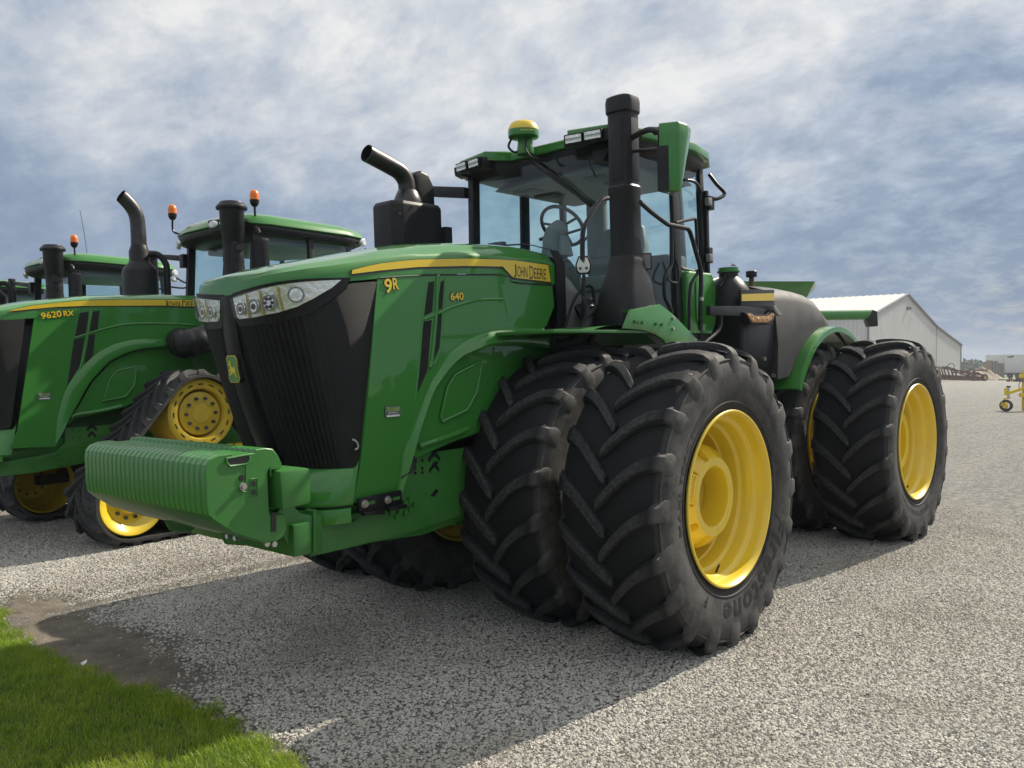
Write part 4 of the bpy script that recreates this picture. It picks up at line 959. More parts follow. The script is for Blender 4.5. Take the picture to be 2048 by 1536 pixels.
# ---- cab
CBX0,CBX1,CY=-.57,-1.90,.80
def pil(a,c,w,h,name='pillar',mat=BLK,up_=(1,0,0)): 
    b=B(); b.beam(a,c,w,h,up_); return b.obj(name,mat,T1,bevel=.012)
for s in (1,-1):
    pil((-.55,s*.80,2.05),(-.58,s*.79,3.58),.07,.09); pil((-1.33,s*.86,2.05),(-1.33,s*.83,3.58),.04,.11); pil((-1.90,s*.80,2.05),(-1.87,s*.78,3.56),.05,.07)
    pil((-2.02,s*.55,2.05),(-1.98,s*.5,3.56),.05,.05)
# wide inner pillar shade seen through the glass
b=B(); b.box(-2.0,-1.9,-.52,-.30,2.3,3.45,(0,.0)); b.obj('rear_cab_column',CABIN,T1,bevel=.04)
# glazing, one pane each
def pane(pts,vec=(0,0,.0),name='window'):
    b=B(); b.add(pts,[tuple(range(len(pts)))]); return b.obj(name,GLASS,T1)
pane([(-.56,-.76,2.35),(-.56,.76,2.35),(-.59,.75,3.55),(-.59,-.75,3.55)],name='windscreen')
for s in (1,-1):
    pane([(-.60,s*.815,2.15),(-1.30,s*.85,2.15),(-1.30,s*.82,3.55),(-.62,s*.795,3.55)],name='door_glass')
    pane([(-1.36,s*.85,2.62),(-1.87,s*.80,2.62),(-1.85,s*.785,3.55),(-1.36,s*.82,3.55)],name='quarter_glass')
pane([(-2.02,-.52,2.5),(-2.02,.52,2.5),(-1.98,.48,3.55),(-1.98,-.48,3.55)],name='rear_window')
for s in (1,-1): pane([(-1.91,s*.77,2.5),(-2.02,s*.57,2.5),(-1.98,s*.53,3.55),(-1.88,s*.75,3.55)],name='corner_window')
b=B(); b.tube([(-1.36,.855,2.64),(-1.40,.86,2.62),(-1.84,.81,2.61),(-1.87,.80,2.66),(-1.86,.79,3.5)],.014,6); b.tube([(-.60,.82,2.12),(-1.30,.86,2.12)],.02,6); b.tube([(-1.385,.85,2.2),(-1.385,.83,3.5)],.012,6); b.mirror(); b.obj('window_seal',DBLK,T1)
# cab body below the glass, floor, and the green rear side cover
b=B(); b.xz([(-.55,2.06),(-.55,2.32),(-.62,2.36),(-.62,2.06)],-.78,.78); b.box(-2.0,-.6,-.78,.78,1.95,2.10); b.box(-2.05,-1.92,-.6,.6,2.0,2.5); b.obj('cab_floor',CABIND,T1,bevel=.02)
b=B(); b.xz([(-1.37,2.08),(-1.37,2.55),(-1.42,2.60),(-1.82,2.60),(-1.88,2.50),(-1.90,2.38),(-1.87,2.15),(-1.80,2.05)],.79,.92); b.mirror(); b.obj('cab_side_cover',GREEN,T1,bevel=.03,seg=3)
b=B(); b.xz([(-1.56,2.1),(-1.50,2.2),(-1.50,2.5),(-1.57,2.56),(-1.63,2.5),(-1.66,2.2)],.92,.935); b.obj('cover_rib',GREEN,T1,bevel=.01)
# roof
RF=[(-.36,.46),(-.42,.78),(-.50,.88),(-.95,.955),(-1.45,.97),(-1.75,.92),(-2.05,.78),(-2.18,.5)]
full=RF+[(x,-y) for x,y in reversed(RF)]+[(-.36,-.46),(-.60,-.30),(-.60,.22),(-.60,.30)]
full=[(-.36,.46),(-.42,.80),(-.52,.90),(-.95,.965),(-1.45,.985),(-1.80,.92),(-2.08,.78),(-2.20,.5),(-2.20,-.5),(-2.08,-.78),(-1.80,-.92),(-1.45,-.985),(-.95,-.965),(-.52,-.90),(-.42,-.80),(-.36,-.46),(-.58,-.33),(-.58,.33)]
c0=Vector((-1.25,0,0))
def sc_ring(P,s,z,zf=None): return [((x-c0.x)*s+c0.x,y*s,z if zf is None else zf(x,y,z)) for x,y in P]
b=B()
zr=lambda x,y,z: z+.02*(1-min(1,abs(y)/.9)**2)-.02*max(0,(-x-1.6)/.6)
b.loft([sc_ring(full,.985,3.60,zr),sc_ring(full,1.0,3.605,zr),sc_ring(full,1.0,3.665,zr),sc_ring(full,.985,3.675,zr),sc_ring(full,.80,3.685,zr),sc_ring(full,.4,3.69,zr)],True,True)
b.obj('roof',GREEN,T1,smooth=30,bevel=.006,ang=40)
b=B(); inner=[(-.47,.46),(-.50,.76),(-.58,.84),(-.95,.90),(-1.45,.92),(-1.8,.86),(-2.02,.72),(-2.1,.45)]; inner=inner+[(x,-y) for x,y in reversed(inner)]+[(-.62,-.33),(-.62,.33)]
b.loft([sc_ring(inner,.93,3.50),sc_ring(inner,1.0,3.56),sc_ring(inner,1.01,3.62)],True,True); b.obj('roof_underside',BLK,T1,bevel=.012,ang=30)
b=B(); b.box(-1.95,-.72,-.70,.70,3.42,3.50,(.1,.1)); b.obj('headliner',CABIN,T1,bevel=.03)
b=B()
for x in (-.95,-1.25): 
    for y in (-.45,.35): b.box(x-.09,x+.09,y-.12,y+.12,3.40,3.425)
b.obj('headliner_hatch',CABIND,T1,bevel=.01)
# roof lamp pods: black housing recessed in the green edge with lamps
def lamp(nm,c,ax,w,h,root,mat=LENSW,fr=BLK):
    c=Vector(c); ax=Vector(ax).normalized(); side_=ax.cross(Vector((0,0,1))).normalized(); u=side_.cross(ax)
    o=B().obox(c,side_*(w/2+.008),u*(h/2+.008),ax*.03).obj(nm,BLK,root,bevel=.004)
    B().obox(c+ax*.029,side_*(w/2-.002),u*(h/2-.002),ax*.003).obj('reflector',CHROME,o)
    B().obox(c+ax*.034,side_*w*.45,u*h*.17,ax*.002).obj('lens',mat,o) if mat is LENSW else B().obox(c+ax*.031,side_*w*.48,u*h*.48,ax*.004).obj('lens',mat,o)
    B().obox(c+ax*.036,side_*w*.46,u*h*.04,ax*.003).obj('bar',GREYL,o); return o
b=B()
for s in (1,-1): b.prism([(-.335,s*.44,3.55),(-.335,s*.44,3.645),(-.405,s*.83,3.645),(-.405,s*.83,3.55)],(-.2,0,0)); b.prism([(-.40,s*.80,3.55),(-.40,s*.80,3.645),(-.66,s*.965,3.645),(-.66,s*.965,3.55)],(0,-s*.1,0))
b.obj('lamp_housing',BLK,T1,bevel=.01)
for s in (1,-1):
    lamp('roof_lamp',(-.352,s*.54,3.60),(1,s*.18,-.12),.14,.062,T1); lamp('roof_lamp',(-.372,s*.71,3.60),(1,s*.18,-.12),.14,.062,T1); lamp('roof_lamp',(-.53,s*.905,3.60),(.45,s*1,-.12),.15,.062,T1)
b=B(); b.prism([(-.52,.60,3.42),(-.46,.72,3.42),(-.46,.78,3.50),(-.50,.60,3.52)],(-.1,0,0)); b.tube([(-.46,.60,3.52),(-.42,.63,3.40),(-.43,.66,3.33),(-.48,.64,3.30)],.006,6,4); b.obj('wiring_loom',BLK,T1)
# dome receiver on the roof front
(gx,gy)=[(-0.071,3.776)][0]
G=Vector((-.45,gx,gy))
tb=B(); tb.cyl(G+Vector((-.02,0,-.17)),G+Vector((-.02,0,-.03)),.075,.06,n=16); o=tb.obj('receiver_mount',GREENM,T1,bevel=.004)
tb=B(); tb.rev([(.02,-.035),(.10,-.04),(.128,-.03),(.132,.0),(.130,.022)],G,(0,0,1),32,mod=lambda j,a,r:r*(1+.10*max(0,math.cos(a*2))**2)); rc=tb.obj('receiver',GREEN,T1,smooth=30)
tb=B(); tb.rev([(.131,.022),(.127,.045),(.110,.078),(.075,.100),(.03,.108),(.001,.108)],G,(0,0,1),32,mod=lambda j,a,r:r*(1+.10*max(0,math.cos(a*2))**2)); tb.obj('receiver_dome',STRIPE,T1,smooth=40)
tb=B(); tb.tube([G+Vector((.06,-.08,-.03)),G+Vector((.08,-.10,-.10)),G+Vector((.05,-.06,-.15)),G+Vector((0,-.03,-.12))],.010,8,4); tb.tube([G+Vector((.03,.06,-.05)),G+Vector((.06,.07,-.14)),G+Vector((.05,.12,-.22)),G+Vector((.03,.18,-.24))],.008,8,4); tb.obj('receiver_cable',BLK,T1)
fn=lambda u,v,d: G+Vector((math.cos(.95-u/.135)*.137,math.sin(.95-u/.135)*-.0+math.sin(.95-u/.135)*.0,0)) if False else G+Vector((.139*math.cos(.95+u/.135),.139*math.sin(.95+u/.135),v+.0))
text_on('receiver_lettering','StarFire 6000',fn,STRIPE,T1,.11,.014,bold=.01)
# wiper
b=B(); (y0,z0),(y1,z1)=[(-0.088,3.581),(0.547,3.111)]
b.tube([(-.52,y0,z0),(-.50,(y0+y1)/2,(z0+z1)/2+.0),(-.52,y1,z1)],.012,8); b.beam((-.515,y0+(y1-y0)*.35,z0+(z1-z0)*.3),(-.535,y1,z1-.01),.02,.03); b.obj('wiper',BLKM,T1)
b=B(); (y2,z2),(y3,z3)=[(-0.341,3.298),(-0.631,3.031)]
b.beam((-1.97,y2,z2),(-1.97,y3,z3),.012,.02); b.obj('rear_wiper',BLKM,T1)
# mirrors
b=B()
mp=[(-0.171,1.42,3.481),(-0.459,1.42,3.537),(-0.639,1.42,3.545),(-0.613,1.42,3.449),(-0.461,1.42,3.11),(-0.389,1.42,3.072),(-0.177,1.42,3.027),(-0.151,1.42,3.031)]
L=[Vector(q) for q in mp]; b.prism([(-.06,1.42,3.46),(-.36,1.42,3.52),(-.50,1.42,3.49),(-.47,1.42,3.36),(-.31,1.42,3.085),(-.24,1.42,3.04),(-.04,1.42,3.01),(-.03,1.42,3.3)],(0,.12,0)); 
def mring(z,k,e): return [(-.10,1.45,z),(-.155-.03*k,1.575-.02*k,z),(-.27+.06*k,1.585-.03*k,z),(-.36+.12*k,1.56-.04*k,z),(-.30+.06*k,1.45,z)]
b.v=[];b.f=[]; b.loft([mring(3.02,1,0),mring(3.08,.85,0),mring(3.40,.1,0),mring(3.47,.0,0),[(x*.97-.006,y*.998,3.49) for x,y,z in mring(3.49,.1,0)]],True,True)
b.obj('mirror',GREEN,T1,bevel=.012,ang=25)
MR=[o for o in T1.children if o.name=='mirror'][0]
b=B(); b.prism([(-.095,1.443,3.02),(-.125,1.51,3.02),(-.125,1.51,3.33),(-.095,1.443,3.33)],(.006,-.003,0)); b.prism([(-.105,1.444,3.02),(-.29,1.444,3.02),(-.29,1.444,3.44),(-.105,1.444,3.44)],(0,-.004,0)); b.obj('mirror_back',BLK,MR)
b=B(); b.tube([(-.48,.84,3.46),(-.40,.98,3.50),(-.30,1.25,3.52),(-.22,1.46,3.42)],.022,10,4); b.tube([(-.48,.84,3.38),(-.40,.98,3.42),(-.25,1.46,3.34)],.014,8,4); b.tube([(-.30,1.3,3.50),(-.27,1.46,3.47)],.03,8); b.obj('mirror_arm',BLKM,T1)
b=B(); b.prism([(-.50,-.84,3.36),(-.50,-.84,3.46),(-.46,-1.42,3.56),(-.46,-1.42,3.46)],(-.06,0,0)); b.obj('mirror_arm',BLKM,T1,bevel=.01)
b=B(); b.loft([[(-.52,-1.42,z),(-.44,-1.36,z),(-.30,-1.52,z),(-.42,-1.58,z)] for z in (3.25,3.62)],True,True); b.obj('mirror',GREEN,T1,bevel=.02)
# rear corner brackets and marker lamps on the cab
b=B(); b.tube([(-2.02,.80,3.52),(-2.05,.86,3.42),(-2.12,.90,3.34),(-2.00,.88,3.28),(-1.90,.82,3.28)],.018,8,3); b.tube([(-1.45,.86,3.38),(-1.62,.88,3.38),(-1.80,.84,3.32)],.014,8,3); b.box(-1.98,-1.90,.80,.87,3.18,3.30); b.box(-1.95,-1.88,.80,.86,2.70,2.84); b.box(-1.93,-1.89,.80,.84,2.2,3.35); b.obj('cab_corner_bracket',BLKM,T1,bevel=.006)
for z in (3.24,2.74): B().obox((-1.86,.875,z),(.035,0,0),(0,.02,0),(0,0,.035)).obj('marker_lamp',GREYL,T1,bevel=.008)
b=B(); b.rev([(.001,0),(.10,0),(.10,.03),(.07,.06),(.001,.07)],(-.75,.62,3.70),(0,0,1),20); b.obj('roof_antenna_puck',GREYL,T1)
# interior: wheel, column, console, seat
W0=Vector((-.88,-.02,3.04)); ax=Vector((-.75,0,.66)).normalized()
b=B(); u=Vector((0,1,0)); w=u.cross(ax); b.tube([W0+(u*math.cos(a)+w*math.sin(a))*.205 for a in np.linspace(0,2*pi,33)],.016,8,cap=False)
for a in (.3,pi-.3,-pi/2): b.tube([W0,W0+(u*math.cos(a)+w*math.sin(a))*.20],.012,6)
b.cyl(W0-ax*.05,W0+ax*.01,.05,n=16); b.obj('steering_wheel',CABIND,T1)
b=B(); b.tube([W0-ax*.03,W0-ax*.2,(-.74,-.02,2.6),(-.72,-.02,2.2)],.085,12,3); b.box(-.86,-.70,-.14,.12,2.76,2.94,(.03,.03)); b.obj('steering_column',CABIN,T1,bevel=.02)
b=B(); b.tube([W0+Vector((.05,.08,-.08)),W0+Vector((.02,.26,-.05))],.012,6); b.tube([W0+Vector((.05,-.08,-.08)),W0+Vector((.02,-.24,-.09))],.016,6); b.obj('control_stalk',CABIND,T1)
b=B(); b.box(-1.75,-1.20,-.28,.28,2.48,2.62,(.03,.03)); b.loft([[(-1.62,-.27,2.6),(-1.62,.27,2.6),(-1.78,.27,2.6),(-1.78,-.27,2.6)],[(-1.72,-.28,2.9),(-1.72,.28,2.9),(-1.86,.26,2.9),(-1.86,-.26,2.9)],[(-1.78,-.22,3.12),(-1.78,.22,3.12),(-1.88,.2,3.12),(-1.88,-.2,3.12)]],True,True); b.box(-1.7,-1.25,-.2,.2,2.1,2.5); b.obj('driver_seat',CABIN,T1,bevel=.04,seg=3)
b=B(); b.box(-1.70,-1.05,-.62,-.36,2.1,2.72,(.05,.04)); b.box(-1.55,-1.0,-.52,-.42,2.72,2.80,(.02,.02)); b.obj('armrest_console',CABIND,T1,bevel=.03)
b=B(); b.box(-1.85,-1.45,.36,.72,2.1,2.78,(.04,.04)); b.obj('passenger_seat',CABIND,T1,bevel=.05)
b=B(); b.beam((-.66,-.62,2.6),(-.66,-.62,2.95),.03,.03); b.box(-.72,-.66,-.72,-.54,2.72,2.95); b.obj('display',CABIND,T1,bevel=.008)
b=B(); b.prism([(-.56,-.5,2.72),(-.56,.20,2.72),(-.56,.30,2.60),(-.56,.30,2.4),(-.56,-.5,2.4)],(-.14,0,0)); b.obj('dash_cowl',CABIND,T1,bevel=.03)
# handrails
hr=[(-.18,1.12,3.11),(-.06,1.13,3.08),(.14,1.14,2.88),(.17,1.14,2.60),(.17,1.14,2.42)]
def rail(P,r=.018,sub=3): 
    b=B(); b.tube(P,r,10,sub); return b.obj('handrail',BLKM,T1)
rail([(0.051,1.12,3.005),(0.149,1.12,2.973),(0.302,1.12,2.819),(0.35,1.12,2.76),(0.364,1.12,2.685),(0.37,1.12,2.549)],.017,2)
rail([(-0.359,1.12,3.026),(-0.494,1.12,2.974),(-0.705,1.12,2.909),(-0.778,1.12,2.897),(-1.007,1.12,2.895),(-1.085,1.12,2.871),(-1.175,1.12,2.713),(-1.25,1.12,2.555),(-1.232,1.12,2.328),(-1.217,1.12,2.009)],.018,2)
rail([(-0.801,1.12,2.899),(-0.789,1.12,2.626),(-0.764,1.12,2.566),(-0.687,1.12,2.496),(-0.673,1.12,2.35),(-0.714,1.12,2.293),(-0.778,1.12,2.217)],.016,2)
rail([(-1.246,1.1,2.577),(-1.211,1.1,2.534),(-1.118,1.1,2.456),(-1.088,1.1,2.325),(-1.068,1.1,2.05)],.014,2)
rail([(-1.16,0.95,2.972),(-1.433,0.95,3.033),(-1.492,0.95,3.009),(-1.498,0.95,2.775)],.014,2)
rail([(-1.174,0.9,2.657),(-1.099,0.9,2.566),(-1.096,0.9,2.504),(-1.239,0.9,2.486),(-1.267,0.9,2.575),(-1.231,0.9,2.677)],.010,2)
b=B(); (x,z),=[(-1.214,2.335)]; b.cyl((x,1.13,z),(x,1.15,z),.016,n=14); b.obj('rail_bolt',STEEL,T1)
# work lamps beside the stack
C=Vector([(0.199,1,2.538)][0]); d=Vector((.85,.5,-.05)).normalized(); sv=d.cross(Vector((0,0,1))).normalized(); uv=sv.cross(d)
def fpoly(P,z0,z1,c=C): return [c+sv*a+uv*b_+d*z0 for a,b_ in P],d*(z1-z0)
hexa=[(-.035,.062),(.035,.062),(.058,.0),(.050,-.05),(.03,-.066),(-.03,-.066),(-.050,-.05),(-.058,.0)]
wl=B().prism(*fpoly(hexa,-.03,.01)).obj('work_lamp',BLK,T1,bevel=.006)
B().prism(*fpoly([(a*.8,b_*.82) for a,b_ in hexa],.008,.014)).obj('lens',LENSW,wl,bevel=.003)
b=B()
for a,q in ((0,.027),(-.022,-.024),(.022,-.024)):
    cc=C+sv*a+uv*q+d*.014; b.cyl(cc,cc+d*.004,.011,n=12)
b.obj('led',CABIND,wl)
b=B(); b.cyl(C-Vector((0,0,.06)),C-Vector((.0,0,.22)),.012,n=8); b.tube([C-Vector((0,0,.08)),C-Vector((.01,.03,.2)),C-Vector((.05,.02,.3))],.006,6,3); b.obj('lamp_stalk',BLKM,T1)
lamp('work_lamp',tuple(np.array([(-0.532,1.05,2.605)][0])),(.9,.6,-.1),.07,.11,T1,GREYL)
# ---- rear half: tank, rear bonnet, fender
b=B(); TK=[(-1.98,1.55),(-2.0,2.42),(-2.12,2.52),(-2.75,2.56),(-3.02,2.50),(-3.22,2.30),(-3.2,2.1),(-2.66,1.70),(-2.66,1.55)]
RZ=[(-1.597,1.743),(-1.613,2.296),(-1.726,2.417),(-2.085,2.476),(-2.929,2.487),(-3.008,2.194),(-3.034,1.723)]
b.loft([[(x,y,z) for x,y,z in ((-2.0,1.06,1.62),(-2.62,1.06,1.62),(-2.62,.35,1.62),(-2.0,.35,1.62))],[(-2.0,1.10,1.8),(-2.66,1.12,1.8),(-2.66,.35,1.8),(-2.0,.35,1.8)],[(-2.0,1.10,2.2),(-2.66,1.12,2.2),(-2.66,.35,2.2),(-2.0,.35,2.2)],[(-2.05,1.02,2.40),(-2.64,1.06,2.44),(-2.64,.35,2.46),(-2.05,.35,2.46)]],True,True)
b.obj('fuel_tank',BLK,T1,bevel=.04,seg=3)
Nk=Vector([(-2.063,0.95,2.601)][0])
b=B(); b.rev([(.21,-.30),(.19,-.16),(.13,-.07),(.085,-.03),(.085,.02)],Nk,(0,0,1),24); b.obj('filler_neck',BLK,T1)
b=B(); b.rev([(.098,.01),(.102,.015),(.102,.028),(.090,.03),(.090,.055),(.001,.058)],Nk,(0,0,1),24); b.obj('filler_cap',GREEN,T1)
b=B(); b.tube([Nk+Vector((-.03,.02,.075)),Nk+Vector((-.05,.02,.09)),Nk+Vector((-.09,.02,.08))],.008,6); b.tube([Nk+Vector((.1,.03,.0)),Nk+Vector((.16,.03,-.08)),Nk+Vector((.22,.03,-.12))],.006,6,3); b.obj('cap_chain',BLKM,T1)
Bt=Vector([(-3.047,0.7,2.6)][0])
b=B(); b.cyl(Bt-Vector((0,0,.06)),Bt+Vector((0,0,.04)),.022,n=12); b.rev([(.03,.04),(.055,.045),(.055,.10),(.05,.105),(.001,.105)],Bt,(0,0,1),18); b.obj('breather',BLKM,T1)
b=B(); b.cyl(Bt-Vector((0,0,.05)),Bt+Vector((0,0,.03)),.026,n=12); b.obj('breather_pipe',RUST,T1)
# rear hood (grey moulded) curving down over the rear tyre
b=B(); rings=[]
for x,zt_,zb in ((-2.64,2.52,1.62),(-2.9,2.53,1.64),(-3.2,2.525,1.86),(-3.5,2.50,2.02),(-3.8,2.44,2.09),(-4.15,2.28,2.06),(-4.4,2.16,1.98),(-4.6,2.06,1.86)):
    w=1.14-.05*max(0,(-x-3.6)); rings.append([(x,w,zb),(x,w+.01,(zb+zt_)/2-.1),(x,w-.02,zt_-.16),(x,w-.10,zt_-.05),(x,w-.28,zt_),(x,.2,zt_+.02),(x,-.2,zt_+.02),(x,-w+.28,zt_),(x,-w+.1,zt_-.05),(x,-w+.02,zt_-.16),(x,-w-.01,(zb+zt_)/2-.1),(x,-w,zb)])
b.loft(rings,False,False); b.add(rings[0],[tuple(range(12))]); b.obj('rear_cover',TANK,T1,smooth=50)
b=B(); b.tube([(-2.3,.6,2.53),(-2.6,.55,2.60),(-3.0,.55,2.58),(-3.3,.6,2.46)],.04,10,4); b.box(-3.0,-2.2,.2,.7,2.48,2.58,(.15,.1)); b.obj('rear_deck_cover',BLK,T1,bevel=.02)
# green lip round the rear tyre
b=B(); ctr=rearpos(0); rg=[]
for a in np.linspace(R_(29),R_(131),26):
    ca,sa=math.cos(a),math.sin(a); R=1.15; e=min(1,(a-R_(25))/.3)
    rg.append([(ctr.x+ca*(R+dr),y,.93+sa*(R+dr)+.02) for y,dr in ((.80,.03),(1.15,.035),(1.245,.02),(1.25,-.03),(1.23,-.035),(1.21,.0),(.8,.0))])
b.loft(rg,True,True); b.mirror(); b.obj('rear_fender',GREEN,T1,smooth=40)
b=B(); b.box(-4.6,-2.2,-.5,.5,.75,1.25); b.box(-4.5,-2.7,-.45,.45,1.2,2.1); b.cyl((-3.9,-1.9,.95),(-3.9,1.5,.95),.17,n=24); b.cyl((0,-1.5,.95),(0,1.5,.95),.17,n=24); b.box(-.3,.3,-.5,.5,.7,1.25); b.cyl((-1.95,0,.6),(-1.95,0,1.5),.25,n=24); b.box(-2.3,-1.5,-.3,.3,.7,1.1); b.obj('rear_chassis',GREENM,T1,bevel=.02)
b=B(); b.box(-2.75,-2.0,.4,1.05,1.46,1.60); b.cyl((-2.2,.9,1.5),(-2.2,1.08,1.5),.05,n=12); b.obj('tank_cradle',BLKM,T1,bevel=.02)
b=B(); (x,z),=[(-2.407,1.819)]; b.cyl((x,1.11,z),(x,1.13,z),.018,n=10); (x,z),=[(-2.626,1.658)]; b.cyl((x,1.09,z),(x,1.12,z),.02,n=8); b.obj('cradle_bolt',STEEL,T1)
# reflector and tail lamp arm
b=B(); b.xz([(-1.817,2.432),(-2.494,2.459),(-2.481,2.177),(-1.808,2.233)],1.17,1.19); b.obj('reflector_panel',BLK,T1,bevel=.006)
b=B(); b.xz([(-1.824,2.393),(-2.482,2.426),(-2.479,2.357),(-1.822,2.333)],1.19,1.194); b.obj('reflector',REFL,T1)
b=B(); b.xz([(-1.249,2.275),(-1.839,2.29),(-2.368,2.267),(-2.473,2.232),(-2.415,2.13),(-1.976,2.135),(-1.769,2.202),(-1.246,2.201)],1.16,1.20); b.tube([(-1.463,1.18,2.198),(-1.423,1.18,2.081),(-1.139,1.18,1.958),(-1.113,1.18,1.918)],.016,8,3); b.obj('lamp_arm',BLK,T1,bevel=.008)
b=B(); b.xz([(-1.783,2.234),(-1.917,2.237),(-1.984,2.216),(-2.237,2.221),(-2.311,2.25),(-2.417,2.247),(-2.35,2.173),(-2.254,2.136),(-1.903,2.132)],1.20,1.235); tl=b.obj('tail_lamp',BLK,T1,bevel=.004)
b=B(); b.xz([(-1.811,2.222),(-1.907,2.224),(-1.974,2.203),(-2.247,2.208),(-2.31,2.236),(-2.384,2.233),(-2.329,2.182),(-2.234,2.149),(-1.923,2.146)],1.235,1.243); b.obj('lens',AMBER,tl,bevel=.004)
b=B(); b.xz([(-2.334,2.305),(-2.377,2.306),(-2.471,2.248),(-2.513,2.231),(-2.491,2.216),(-2.416,2.224),(-2.354,2.264)],1.20,1.25); b.obj('lamp_bracket_tip',GREYL,T1,bevel=.003)
b=B()
for x,z in [(-1.857,2.201),(-1.933,2.167),(-2.031,2.173),(-2.132,2.174),(-2.234,2.176),(-2.33,2.213)]: b.cyl((x,1.243,z),(x,1.248,z),.018,.012,n=10)
b.obj('lamp_cell',AMBER,tl)
# ------------------------------------------------------------ tracked tractors on the left
YC=-5.3; YS=-4.70; G0=.13
T2=thing('tracked_tractor',(0,YC,G0),'green tracked tractor with a tall curved exhaust, parked next to the wheeled tractor','tractor','tracked tractors parked in a row')
# rubber track unit: belt round a high drive wheel and two idlers
(dx,dz),(ix,iz)=[(0.507,1.403),(1.28,0.484)]
def hull(P):
    P=sorted(set(P)); 
    def half(Q):
        h=[]
        for q in Q:
            while len(h)>1 and (h[-1][0]-h[-2][0])*(q[1]-h[-2][1])-(h[-1][1]-h[-2][1])*(q[0]-h[-2][0])<=0: h.pop()
            h.append(q)
        return h[:-1]
    return half(P)+half(P[::-1])
RD,RI=.385,.355
CIR=[(dx,dz,RD),(ix,G0+.075+RI,RI),(2*dx-ix,G0+.075+RI,RI)]
pts=[(round(cx+r*math.cos(a),4),round(cz+r*math.sin(a),4)) for cx,cz,r in CIR for a in np.linspace(0,2*pi,49)]
H=np.array(hull(pts)+[hull(pts)[0]]); HL=np.r_[0,np.cumsum(np.hypot(*np.diff(H,axis=0).T))]; LT=HL[-1]
def path(s):
    s%=LT; x=float(np.interp(s,HL,H[:,0])); z=float(np.interp(s,HL,H[:,1])); e=.03
    x2=float(np.interp((s+e)%LT,HL,H[:,0])); z2=float(np.interp((s+e)%LT,HL,H[:,1])); x1=float(np.interp((s-e)%LT,HL,H[:,0])); z1=float(np.interp((s-e)%LT,HL,H[:,1]))
    t=Vector((x2-x1,0,z2-z1)).normalized(); return Vector((x,0,z)),Vector((t.z,0,-t.x)),t
YO,YI=-3.80,-4.48; YM=(YO+YI)/2; HWT=(YO-YI)/2
def belt_mesh():
    b=B(); n=150; rings=[]
    for i in range(n):
        q,nn,t=path(LT*i/n); rings.append([(q+nn*o+Vector((0,y,0))) for y,o in ((-HWT,-.0),(-HWT,.028),(-HWT+.03,.04),(HWT-.03,.04),(HWT,.028),(HWT,.0))])
    rings.append(rings[0]); b.loft(rings,True,False)
    m=32
    for sg in(-1,1):
        for k in range(m):
            s0=LT*(k+(.5 if sg>0 else 0))/m; R2=[]
            for y in (-.02,.0,.08,.16,.24,.31,.335):
                q,nn,t=path(s0+.30*math.sin(min(1,max(0,y+.02)/.36)*pi/2)*-1); w=.026+.02*y
                e=.0 if y in(.335,) else 1
                R2.append([q+t*a+nn*h+Vector((0,sg*y,0)) for a,h in ((-w-.02,.03),(-w,.05+.037*e),(w,.05+.037*e),(w+.02,.03))])
            b.loft(R2,True,True)
    b.v=[(x,y,max(z,G0-.01)) for x,y,z in b.v]
    return b.mesh('track_belt',RUB,smooth=35)
BELT=belt_mesh()
def disc(name,r,mat,kind):
    b=B()
    if kind=='drive':
        b.rev([(r-.02,-.27),(r,-.25),(r,.27),(r-.03,.28),(r-.10,.275),(r-.11,.25),(.25,.16),(.235,.17),(.23,.235),(.20,.25),(.105,.252),(.10,.262),(.001,.262)],n=60,mod=None)
    else: b.rev([(r-.02,-.30),(r,-.28),(r,.27),(r-.012,.285),(r-.05,.272),(r-.085,.23),(.21,.20),(.115,.20),(.11,.235),(.001,.25)],n=48)
    o=b.mesh(name,mat,smooth=35); nb=B(); m=10; rr=.165 if kind=='drive' else .155
    for k in range(m):
        a=2*pi*k/m; y=.25 if kind=='drive' else .20; c=(rr*math.cos(a),y,rr*math.sin(a)); nb.cyl(c,(c[0],y+.03,c[2]),.019,n=6)
    nm=nb.mesh('wheel_nuts',GREYP,smooth=30)
    ob=B()
    if kind=='drive':
        for k in range(16):
            a=2*pi*k/16; ob.obox((.318*math.cos(a),.2745,.318*math.sin(a)),(.014*math.cos(a),0,.014*math.sin(a)),(0,.004,0),(-.030*math.sin(a),0,.030*math.cos(a)))
    return o,nm,(ob.mesh('wheel_openings',EXH,smooth=0,bevel=0) if ob.v else None)
DRV=disc('drive_wheel',.372,YELD,'drive'); IDL=disc('idler_wheel',.335,YEL,'idler'); MIDR=disc('roller',.17,YELD,'drive') if False else None
rb=B(); rb.rev([(.10,-.3),(.165,-.28),(.165,.28),(.14,.29),(.10,.26),(.001,.26)],n=28); ROL=rb.mesh('roller',BLK,smooth=35)
